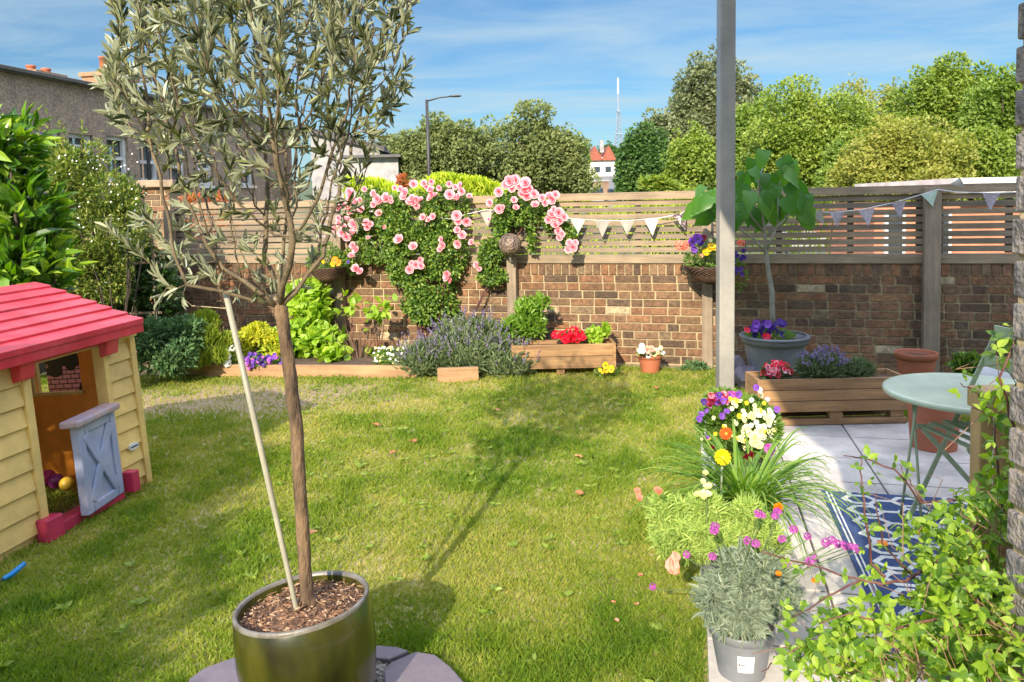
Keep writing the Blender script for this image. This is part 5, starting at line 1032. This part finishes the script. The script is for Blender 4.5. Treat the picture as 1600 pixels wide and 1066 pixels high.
fl_ = [(1222,262,1.2),(1228,285,1.1),(1205,300,1.1),(1190,290,1.0),(1180,275,.9),(1165,285,.8),(1160,300,.9),(1172,310,1.1),(1198,320,1.2),(1215,318,1.1),(1240,320,1.3),(1250,335,1.25),(1225,340,1.0),(1160,330,1.2),(1175,345,1.1),(1150,345,.9),(1190,345,1.0),(1107,320,1.0),(1095,330,1.1),(1118,315,1.1),(1110,345,1.0),(1125,335,1.1),(1135,305,.9),(1130,350,.9),(1212,285,.9),(1240,300,1.0),(1190,262,.7),(1175,262,.7),(1232,268,1.0),(1148,318,1.0),(1205,340,1.1),(1260,318,.7),(1140,330,1.0),(1100,305,.8)]
for px,py,s in fl_+[(a_+rng.normal()*12,b_+rng.normal()*10,c_*.8) for a_,b_,c_ in fl_[:24]]:
    LP.append(np.array(pt(px,py-12,FY+rng.uniform(-.26,.2)))-np.array(fo)); a = (px-1190)/70+rng.normal()*.5; LD.append((a*.7,-.35+rng.normal()*.3,-.85+rng.normal()*.2)); LZ.append(.135*s*rng.uniform(.85,1.15)); LN.append((rng.normal()*.45-.15,-1+rng.normal()*.3,.55))
LZ = np.array(LZ); MB().leaves(LP,LD,LZ*1.15,LZ*.95,'fig',None,LN).build('crown',M_L['fig'],fg,smooth=True)
# pallet planter on the patio edge
A1 = gr(1184,672); A2 = pt(1418,600,4.93); A2.z = 0; L2 = (A2-A1).length
p2 = thing('pallet_planter','long reclaimed timber planter on pallet feet at the back of the patio','planter',(A1.x,A1.y,.025),math.atan2((A2-A1).y,(A2-A1).x)); D2 = .27
boards(p2, L2, D2, .085, .305, 3, .020)
m = MB(); m.box((L2/2,.03,.019),(L2,.07,.036), rnd=.4); m.box((L2/2,D2-.03,.019),(L2,.07,.036), rnd=.6); m.build('pallet_base', M_planter, p2, bevel=.003)
for x in (.05,L2*.53,L2-.06):
    for y in (.04,D2-.04): m = MB(); m.box((x,y,.061),(.085,.06,.046)); m.build('pallet_block', M_planter, p2, bevel=.002)
m = MB(); m.add([(.02,.02,.27),(L2-.02,.02,.27),(L2-.02,D2-.02,.27),(.02,D2-.02,.27)],[(0,1,2,3)]); m.build('soil', M_soil, p2)
def onp(x, y=.13, z=.30): a = p2.rotation_euler.z; return Vector((A1.x+x*math.cos(a)-y*math.sin(a), A1.y+x*math.sin(a)+y*math.cos(a), z))
q = onp(.165); r2 = thing('red_verbena','rounded head of pinkish-red flowers in the left end of the pallet planter','flowers',tuple(q))
P,d = cloud([((0,0,.04),(.085,.07,.06))],420,.5); MB().leaves(P,d+[0,0,.4],.035,.02).build('foliage',M_L['sage'],r2)
for _ in range(38): a = outward(1)[0]; a[2] = abs(a[2])*.9; a[1] = -abs(a[1]); put_flower(r2,'pansy','red' if rng.random()<.6 else 'pink',Vector(q)+Vector((a[0]*.095,a[1]*.08,.045+a[2]*.085)),.022,tuple(a))
q = onp(.46); lavender('potted_lavender','small lavender with dark flower spikes in the pallet planter','plant',q,[((q.x,q.y,q.z+.045),(.115,.09,.065)),((q.x+.05,q.y,q.z+.06),(.07,.07,.05))],1500,120,.07)
q = onp(.73); bush('rosemary_plant','pale grey-green herb right of the potted lavender in the pallet planter','plant',q,[((q.x,q.y,q.z+.04),(.115,.09,.06)),((q.x-.02,q.y,q.z+.07),(.07,.06,.05))],1700,.045,.006,M_L['lav'],'lance',5,.003,up=1.1)
pot_at('terracotta_bowl','round-lipped terracotta plastic pot standing behind the pallet planter',1432,5.75,.148,.325,M_terra,0,.05,taper=.62)
pot_at('terracotta_tub','big plain terracotta tub standing under the round table',1461,4.45,.158,.37,M_terra,.025,.05,taper=.78)
bush('strawberry_plant','bright green low plant at the wall foot right of the tall post','plant', base_at(1515,6.05), [pb(1512,570,6.05,24,13,16)], 420, .06,.05, M_L['rose'], 'round', 6, .003)
q = base_at(1553,5.0); jg = thing('white_container','rounded white plastic container behind the green chair','container',(q.x,q.y,0)); m = MB(); m.lathe([(.001,.0),(.10,0),(.105,.02),(.105,.30),(.085,.37),(.04,.40),(.001,.405)],28); m.build('body',M_white,jg,smooth=True)
# ================================================================== TABLE, CHAIRS, RUG
TC = pt(1523,610,3.42); TR_ = .378
tb_ = thing('bistro_table','round pale green metal bistro table on thin folding legs','table',(TC.x,TC.y,.025)); tz = TC.z-.025
m = MB(); m.lathe([(.001,tz),(TR_*.93,tz),(TR_*.95,tz+.001),(TR_*.99,tz-.002),(TR_,tz-.010),(TR_*.995,tz-.022),(TR_*.985,tz-.022),(TR_*.98,tz-.008),(.001,tz-.006)],80); m.build('table_top', mat('pale_green_top',(.50,.57,.39),(.47,.54,.37),.35,3,.02), tb_, smooth=True)
def fr(a, b_, c, d_, w_=.009):
    m = MB(); m.tube([a,b_],w_,8); m.build('leg',M_metal,tb_,smooth=True)
for a_, b_ in (((-.285,-.05,tz-.015),(-.315,.03,0)),((-.260,.04,tz-.015),(-.285,-.10,0)),((.20,-.2,tz-.015),(.24,.22,0)),((.24,.22,tz-.015),(.20,-.22,0))):
    m = MB(); m.tube([a_,b_],.0062,8); m.build('leg',M_metal,tb_,smooth=True)
m = MB(); m.tube([(-.309,.01,.12),(-.280,-.08,.12)],.005,6); m.build('cross_bar',M_metal,tb_,smooth=True)
m = MB(); m.tube([(-.28,0.0,tz-.02),(.23,.0,tz-.02)],.008,8); m.build('cross_bar',M_metal,tb_,smooth=True)
def chair(label, loc_, rz):
    r = thing('folding_chair', label, 'chair', loc_, rz); sw, sd, sh_ = .38,.36,.44
    m = MB()
    for i in range(6): m.box((0,-sd/2+.03+i*.062,sh_-.006*abs(i-2)),(sw,.036,.006))
    m.build('seat',M_metal,r,bevel=.001)
    for sx in (-1,1): m = MB(); m.bar((sx*.165,-sd/2,sh_-.014),(sx*.165,sd/2,sh_-.014),.008,.016); m.build('seat_rail',M_metal,r)
    for sx in (-1,1):
        m = MB(); m.bar((sx*.18,-.20,.0),(sx*.18,.23,.87),.007,.022); m.build('back_leg',M_metal,r); m = MB(); m.bar((sx*.150,.22,.0),(sx*.150,-.16,sh_-.02),.007,.022); m.build('front_leg',M_metal,r)
    for z,y in ((.845,.218),(.72,.165)): m = MB(); m.box((0,y-.008,z),(.37,.008,.062)); m.build('back_slat',M_metal,r,bevel=.002)
    for y,z in ((-.165,.07),(.19,.06)): m = MB(); m.tube([(-.17 if y<0 else -.14,y,z),(.17 if y<0 else .14,y,z)],.006,6); m.build('stretcher',M_metal,r)
    return r
q = pt(1530,672,3.30); chair('pale green folding chair tucked beside the table with its slatted seat showing',(q.x,3.30,.025),R(-84))
# rug
M_navy = mat('navy_woven_rug',(.026,.055,.15),(.04,.08,.20),.9,60,.3,bscale=220); M_cream = mat('cream_woven_rug',(.74,.74,.70),(.62,.63,.60),.9,60,.3,bscale=220)
RA = gr(1283,776); ra_ = math.atan2(PD[1],PD[0])-math.pi/2
rug = thing('outdoor_rug','navy blue outdoor rug with a pale linked hexagon pattern','rug',(RA.x,RA.y,.026),ra_); RWd, RLn = .95, 1.5
m = MB(); m.box((RWd/2,-RLn/2,.003),(RWd,RLn,.006)); m.build('base',M_navy,rug)
m = MB()
for x in (.022,.040): m.box((x,-RLn/2,.0075),(.007,RLn-.03,.002))
for x in (RWd-.022,RWd-.040): m.box((x,-RLn/2,.0075),(.007,RLn-.03,.002))
def seg(ax,ay,bx,by,w_=.020,z=.0075):
    d_ = math.hypot(bx-ax,by-ay); m.box(((ax+bx)/2,(ay+by)/2,z+.0004*rng.random()),(d_+w_*.6,w_,.002),rz=math.atan2(by-ay,bx-ax))
px_ = .215; py_ = .135
for i in range(4):
    for j in range(11):
        cx = .055+px_*(i+.5); cy = -.03-py_*(j+.5); h = px_*.30; v_ = py_*.36
        if cy < -RLn+.06: continue
        hexp = [(-h*.55,-v_),(h*.55,-v_),(h*1.15,0),(h*.55,v_),(-h*.55,v_),(-h*1.15,0)]
        for a in range(6):
            p_, q_ = hexp[a], hexp[(a+1)%6]; seg(cx+p_[0],cy+p_[1],cx+q_[0],cy+q_[1],.022)
        seg(cx+h*1.15,cy,cx+px_-h*1.15,cy,.022)
        if j%2 == i%2: seg(cx-h*.55,cy+v_,cx-h*.55,cy+py_-v_,.022)
        else: seg(cx+h*.55,cy+v_,cx+h*.55,cy+py_-v_,.022)
m.build('pattern',M_cream,rug)
# ================================================================== FLOWER POTS BESIDE THE POLE
def leafpot(px, Y, r, h, lb, nm='flower_pot'): return pot_at(nm, lb, px, Y, r, h, M_greypot, .022, .03)
leafpot(1158,3.62,.14,.26,'grey pot hidden under the mound of cream violas')
vm = thing('viola_mound','mound of cream, lilac and purple violas in front of the pole','flowers',tuple(base_at(1155,3.62,.26)))
vb = [pb(1155,655,3.62,50,36,40),pb(1185,668,3.58,34,34,34),pb(1120,665,3.6,30,34,30),pb(1150,695,3.55,48,24,34)]
P,d = cloud(vb,5200,.6); MB().leaves(P-np.array(vm.location),d+[0,0,.4],.026,.012).build('foliage',M_L['small'],vm)
def vfl(n, x0,x1,y0,y1, cols, r): 
    for _ in range(n):
        px,py = rng.uniform(x0,x1),rng.uniform(y0,y1); e = min(1,((px-1155)/68)**2+((py-665)/62)**2); put_flower(vm,'pansy',cols[rng.integers(len(cols))],pt(px,py,3.62-.17*math.sqrt(max(.05,1-e))-.02),r*(.85+.3*rng.random()))
vfl(42,1160,1212,640,690,['cream','cream','white'],.0135); vfl(22,1150,1215,640,690,['cream','cream','white','yellow'],.0115); vfl(20,1140,1205,618,650,['cream','white','yellow','cream'],.0115); vfl(14,1096,1150,640,690,['cream','cream','yellow','purple'],.0105); vfl(10,1150,1175,680,705,['cream'],.012)
for px,py in ((1178,690),(1184,697),(1180,684)): put_flower(vm,'rose','cream',pt(px,py,3.42),.026)
for px,py,c in ((1096,648,'purple'),(1092,655,'purple'),(1128,650,'purple'),(1154,616,'purple'),(1124,618,'violet'),(1130,626,'purple'),(1186,610,'white'),(1182,606,'purple'),(1214,640,'purple'),(1100,628,'violet')): put_flower(vm,'pansy',c,pt(px,py,3.45),.0165)
pt_m = thing('petunia_flowers','magenta and purple petunias behind the violas at the pole foot','flowers',tuple(base_at(1130,3.72,.3)))
P,d = cloud([pb(1130,628,3.72,28,18,20)],500,.4); MB().leaves(P-np.array(pt_m.location),d,.03,.014).build('foliage',M_L['small'],pt_m)
for _ in range(38): px = rng.uniform(1106,1152); put_flower(pt_m,'pansy',['magenta','maroon','pink','purple'][rng.integers(4)],pt(px,612+rng.random()*16+abs(px-1132)*.25,3.58),.019)
for px,py,k_,c,lb,Yf in ((1135,678,'daisy','scarlet','vivid orange-red gazania bloom below the violas',3.15),(1165,716,'cup','maroon','dark red flower among the strap leaves',3.05),(1112,703,'cup','maroon','small dark maroon bud at the left of the strap leaves',3.2),(1202,703,'pansy','magenta','small magenta bloom right of the dark red flower',3.2),(1172,712,'cup','maroon','second dark red flower close beside the first one',3.0)):
    o = thing('single_bloom', lb, 'flower', tuple(pt(px,py,Yf)), group='single blooms among the strap leaves'); put_flower(o,k_,c,pt(px,py,Yf),.028,(-.2,-.8,.6)); m = MB(); b0 = Vector((-.01,.02,-o.location.z+.2)); m.tube([(0,0,0),(0,.015,-.12),b0],.0022,5); m.build('stem',M_stem,o)
yf = thing('yellow_daisy','large bright yellow flower on a thick pale stem above the strap leaves','flower',tuple(pt(1129,715,2.9))); put_flower(yf,'daisy','yellow',pt(1129,715,2.9),.033,(-.15,-.85,.5)); m = MB(); e = pt(1126,800,2.95)-yf.location; m.tube([(0,.004,-.01),(0,.01,-.06),e],[.006,.0045,.005],7); m.build('stem',mat('pale_stem',(.35,.42,.28),(.28,.35,.22),.7,15,.1),yf,smooth=True)
leafpot(1168,3.02,.13,.28,'grey pot under the arching strap-leaved plant')
sp = thing('daylily_plant','fountain of long arching strap leaves spilling over the patio edge','plant',tuple(base_at(1168,3.02,.28)))
m = MB()
for i in range(260):
    a = rng.random()*6.283; Ls = rng.uniform(.30,.60); el = rng.uniform(.45,1.35); w_ = rng.uniform(.0035,.0065); ca, sa = math.cos(a), math.sin(a)
    n_ = 9; t = np.linspace(0,1,n_); r_ = Ls*np.sin(t*1.0)*math.cos(el*.75)*1.15; z = Ls*(math.sin(el)*t*1.0-.72*t**2.4*(1.15-el*.35)); r_ = r_+.02
    X = np.stack([r_*ca, r_*sa, z],1)+rng.normal(size=3)*[.02,.02,0]; S = np.array([-sa,ca,0]); ww = w_*np.sin(np.clip(t*2.6+.5,0,3.1))[:,None]*np.ones((n_,1)); ww[-1] = .0002
    V = np.concatenate([X-S*ww+[0,0,.002],X,X+S*ww+[0,0,.002]]); f = [(k,k+1,n_+k+1,n_+k) for k in range(n_-1)]+[(n_+k,n_+k+1,2*n_+k+1,2*n_+k) for k in range(n_-1)]; m.add(V,f,rnd=rng.random())
m.build('foliage',M_L['strap'],sp)
leafpot(1142,2.60,.125,.30,'grey pot holding the feathery poppy plant')
pp = bush('poppy_plant','feathery yellow-green poppy plant spilling over the lawn edge','plant', base_at(1140,2.62,.28), [pb(1095,835,2.62,72,36,50),pb(1050,815,2.66,42,30,40),pb(1150,835,2.6,60,28,44),pb(1185,840,2.6,46,38,40),pb(1050,845,2.6,38,34,30),pb(1120,850,2.55,60,30,34),pb(1100,795,2.62,28,26,30),pb(1165,800,2.6,22,26,24),pb(1030,800,2.64,20,26,20)], 16000, .036,.0030, M_L['poppy'], 'lance', 14, .003, up=.4, surf=.45, wild=1.0, rad_=.4)
for px,py in ((998,776),(1000,783),(996,770),(1027,770),(1030,773)): put_flower(pp,'cup','coral',pt(px,py,2.5),.022,(-.3,-.2,1))
for px,py,r in ((1050,868,.045),(1054,876,.04),(1052,862,.03)): put_flower(pp,'cup','coral',pt(px,py,2.38),r,(.1,-.6,-.5))
for px,py in ((1215,792),(1211,797)): put_flower(pp,'cup','orange',pt(px,py,2.45),.026,(.1,-.8,.5))
pc_ = thing('cream_flower','pale cream flower spike above the feathery poppy leaves','flower',tuple(pt(1104,770,2.55))); 
for k in range(9): put_flower(pc_,'cup','cream',pt(1104+rng.normal()*6,772+rng.normal()*9,2.54),.020,(rng.normal()*.5,-.3,1))
m = MB(); m.tube([(0,0,-.01),(.01,.02,-.22)],.003,5); m.build('stem',M_stem,pc_)
fp, fc = leafpot(1157,2.33,.100,.155,'round grey plastic nursery pot with a white label in the foreground','nursery_pot')
m = MB(); R0 = .0945
def onpot(a, z): 
    rr = .100*(.72+(.93-.72)*z/.125)+.0012; return (rr*math.sin(a), -rr*math.cos(a), z)
na = 8; V = [onpot(-.42+.58*i/na, zz) for zz in (.042,.098) for i in range(na+1)]; m.add(V,[(i,i+1,na+2+i,na+1+i) for i in range(na)]); lbq = m.build('label',M_white,fp)
m = MB()
def ink(a0,a1,z,h):
    def q(a,z): x = onpot(a,z); return (x[0]*1.012,x[1]*1.012,x[2])
    m.add([q(a0,z),q(a1,z),q(a1,z+h),q(a0,z+h)],[(0,1,2,3)])
ink(-.39,-.33,.066,.006)
for i in range(6): ink(-.31+i*.03,-.288+i*.03,.066,.0045)
for k in range(3):
    for i in range(9): ink(-.24+i*.034,-.222+i*.034,.080+.005*k,.0012)
for i in range(7): ink(-.2+i*.04,-.175+i*.04,.052,.0012)
m.build('lettering',flat('label_ink',(.05,.05,.06)),lbq)
wf = bush('wallflower_plant','silver-leaved wallflower with purple heads in the foreground nursery pot','plant', base_at(1160,2.33,.15), [pb(1160,935,2.33,66,42,50),pb(1120,940,2.3,36,36,36),pb(1205,925,2.33,50,40,44),pb(1180,895,2.36,58,34,44),pb(1150,975,2.26,48,18,28)], 4200, .042,.0055, M_L['wallf'], 'lance', 10, .003, wild=.75, up=.05, surf=.6, fname='foliage')
wl_ = [(1117,823),(1185,803),(1215,800),(1168,845),(1181,850),(1240,828),(1222,843),(1262,838),(1290,848),(1308,850),(1330,855),(1318,853),(1270,872),(1073,867),(1113,870),(1020,917),(1243,933),(1190,806),(1212,806),(1300,845),(1228,880),(1116,829),(1265,878),(1337,858)]
sm = MB(); wo_ = wf.location
for px,py in wl_:
    Yf = 2.33+rng.uniform(-.12,.12); p = pt(px,py,Yf); put_flower(wf,'umbel','magenta',p,.0142 if px not in (1020,1073,1262) else .012,(-.1,-.5,.8)); b0 = Vector((rng.normal()*.03,rng.normal()*.03,.06)); e = p-wo_; sm.tube([b0,(b0+e)*.5+Vector((0,0,.03)),e-Vector((0,0,.01))],.0016,5)
for px,py in ((1213,893),(1275,906),(1270,905)): put_flower(wf,'cup','orange',pt(px,py,2.25),.018,(.2,-.9,.2))
sm.build('flower_stems',M_stem,wf)
# ================================================================== CLIMBER AND TIMBER GATE POST ON THE RIGHT
M_gate = wood('sunlit_gate_wood',(.58,.38,.16),(.36,.22,.10),'z')
GY = 1.78; a, c = pt(1537,612,GY), pt(1640,612,GY); gt = thing('gate_post','squared timber post end and rail wrapped by the climber at right','gate post',(a.x,GY,0)); gz_ = a.z
m = MB(); m.box((.09,.03,gz_-.025),(.18,.075,.05)); m.build('rail',M_gate,gt,bevel=.004)
for x in (.018,.075,.135): m = MB(); m.box((x+.0,.035,(gz_-.05)/2),(.034,.04,gz_-.052)); m.build('upright',M_gate,gt,bevel=.004)
cs = [([(1640,768),(1600,778),(1540,812),(1480,862),(1430,903),(1380,913),(1340,905),(1260,882),(1190,862)],1.62,.0040),([(1620,700),(1540,780),(1440,785),(1400,735),(1350,718),(1318,712)],1.72,.0030),
 ([(1385,905),(1362,880),(1352,800),(1346,745),(1345,712)],1.60,.0028),([(1640,800),(1580,880),(1530,950),(1480,1010),(1440,1090)],1.5,.0040),([(1600,900),(1540,930),(1470,1000),(1420,1080)],1.45,.003),
 ([(1480,1000),(1400,1030),(1310,1020),(1250,1010),(1215,1035),(1190,1050)],1.5,.0026),([(1430,905),(1380,850),(1370,800),(1368,770)],1.66,.0022),([(1545,640),(1520,610),(1500,598)],1.6,.0022),([(1600,700),(1580,650),(1565,590),(1590,520),(1575,470)],1.42,.0026),
 ([(1340,905),(1290,935),(1250,960),(1235,975)],1.6,.002),([(1610,900),(1570,820),(1560,740),(1555,660)],1.65,.004),([(1620,1000),(1500,960),(1400,980),(1330,960),(1280,975)],1.4,.0026),([(1640,960),(1560,1030),(1480,1060)],1.35,.004),([(1440,785),(1425,755),(1410,738),(1405,725)],1.72,.0018)]
cb = thing('climbing_plant','sprawling green climber with reddish arching stems in the right foreground','climbing plant',tuple(gr(1640,1090))); co_ = Vector(cb.location)
sm = MB(); PP = []
for pts_, Yc, rd_ in cs:
    q_ = [pt(x,y,Yc+.02*math.sin(i*2.1)) for i,(x,y) in enumerate(pts_)]; q2 = []
    for i in range(len(q_)-1):
        for t in (0,.33,.66): q2.append(q_[i].lerp(q_[i+1],t)+Vector(rng.normal(size=3))*.0018)
    q2.append(q_[-1]); sm.tube([p-co_ for p in q2], np.linspace(rd_*1.25,rd_*.4,len(q2)), 7); PP += [(p, Yc) for p in q2]
reg = [((1560,1000),(110,110),1.45,470),((1500,970),(95,80),1.55,210),((1400,1020),(100,50),1.5,110),((1310,1035),(85,38),1.45,95),((1530,850),(90,90),1.6,230),((1590,760),(60,90),1.62,130),((1480,900),(50,45),1.66,55),((1560,640),(34,30),1.6,26),((1430,840),(36,36),1.68,18),((1280,985),(60,25),1.5,30),((1350,960),(50,25),1.5,30),((1570,520),(22,50),1.45,12),((1600,1060),(100,60),1.3,120)]
LP,LD,LS,LN = [],[],[],[]
def trifol(p, s):
    ax = rng.normal(size=3)+[-.3,-.3,.1]; ax /= np.linalg.norm(ax); nn2 = rng.normal(size=3)*.5+[-.15,-.55,.8]; sd = np.cross(nn2,ax); sd /= np.linalg.norm(sd)+1e-9
    for k_, q_ in ((0,1.0),(1,.85),(-1,.85)):
        LP.append(np.array(p)+ax*s*.2*(k_==0)); LD.append(ax*(1 if k_==0 else .45)+sd*k_*.9); LS.append(s*q_*rng.uniform(.8,1.15)); LN.append(nn2+rng.normal(size=3)*.2)
for (cx,cy),(rx,ry),Yc,n_ in reg:
    for _ in range(int(n_*.95)):
        a_ = rng.random()*6.28; r_ = math.sqrt(rng.random()); p = pt(cx+rx*r_*math.cos(a_), cy+ry*r_*math.sin(a_), Yc+rng.normal()*.07); trifol(p, rng.uniform(.016,.031))
for p, Yc in PP:
    if rng.random() < .62: trifol(np.array(p)+rng.normal(size=3)*.012, rng.uniform(.013,.026))
sm.build('stem',M_stemred,cb,smooth=True); LP = np.array(LP)
# fine twigs inside the mass
tw_ = MB()
for i in rng.choice(len(LP), 420, replace=False): p = LP[i]-np.array(co_); tw_.tube([p, p+rng.normal(size=3)*.03+[.02,0,-.03], p+rng.normal(size=3)*.04+[.05,.0,-.08]],[.0006,.0009,.0012],4)
tw_.build('twigs',mat('dry_twig',(.30,.18,.10),(.20,.11,.07),.8,20,.1),cb,kind='stuff')
MB().leaves(LP-np.array(co_), LD, LS, np.array(LS)*.62, 'ovate', None, LN).build('foliage',M_L['climb'],cb)
# ================================================================== FALLEN PETALS AND LEAVES
def scrap(name, label, px, py, r, col, cat, group, z=.028):
    q = gr(px,py,z); m = MB(); th_ = np.linspace(0,6.283,11)[:-1]; rr = r*(.75+.4*rng.random(10)); sy = rng.uniform(.45,.8)
    V = [(0,0,.12*r)]+[(a*math.cos(t),a*sy*math.sin(t),.5*r*rng.random()) for a,t in zip(rr,th_)]; V2 = [(x,y,z_-.0015) for x,y,z_ in V]
    f = [(0,1+i,1+(i+1)%10) for i in range(10)]; m.add(V,f,rnd=rng.random()); m.add(V2,[t[::-1] for t in f]); o = m.build(name,col,None,label=label,cat=cat,group=group); o.location = q; o.rotation_euler = (0,0,rng.random()*6.28)
for px,py,lb in ((959,941,'pale pink petal on the grass, left of two others'),(995,944,'round pink petal on the grass beside the patio edge'),(964,969,'peach petal lying lowest on the grass near the patio'),(1001,898,'small pale petal on the lawn above the other petals')): scrap('fallen_petal',lb,px,py,.010,M_F['coral'],'petal','petals fallen on the lawn')
scrap('orange_petal','orange petal lying on the blue rug',1379,850,.030,M_F['orange'],'petal','petals on the rug',.037)
M_dl = leafmat('dry_leaf',[(.35,.14,.05),(.5,.27,.12)],.8,.1)
for px,py,lb in ((778,641,'rusty dry leaf on the far lawn'),(587,664,'pale dry leaf on the lawn nearest the olive trunk'),(646,690,'buff dry leaf on the lawn below the pale one'),(612,708,'small brown leaf on the lawn right of the olive trunk'),(904,714,'tiny white leaf on the middle of the lawn'),(489,832,'orange-brown leaf beside the olive trunk'),(905,772,'straw coloured leaf in the middle of the lawn'),(1026,606,'brown leaf on the lawn near the small terracotta pot')): scrap('fallen_leaf',lb,px,py,.028,M_dl,'leaf','dry leaves fallen on the lawn')
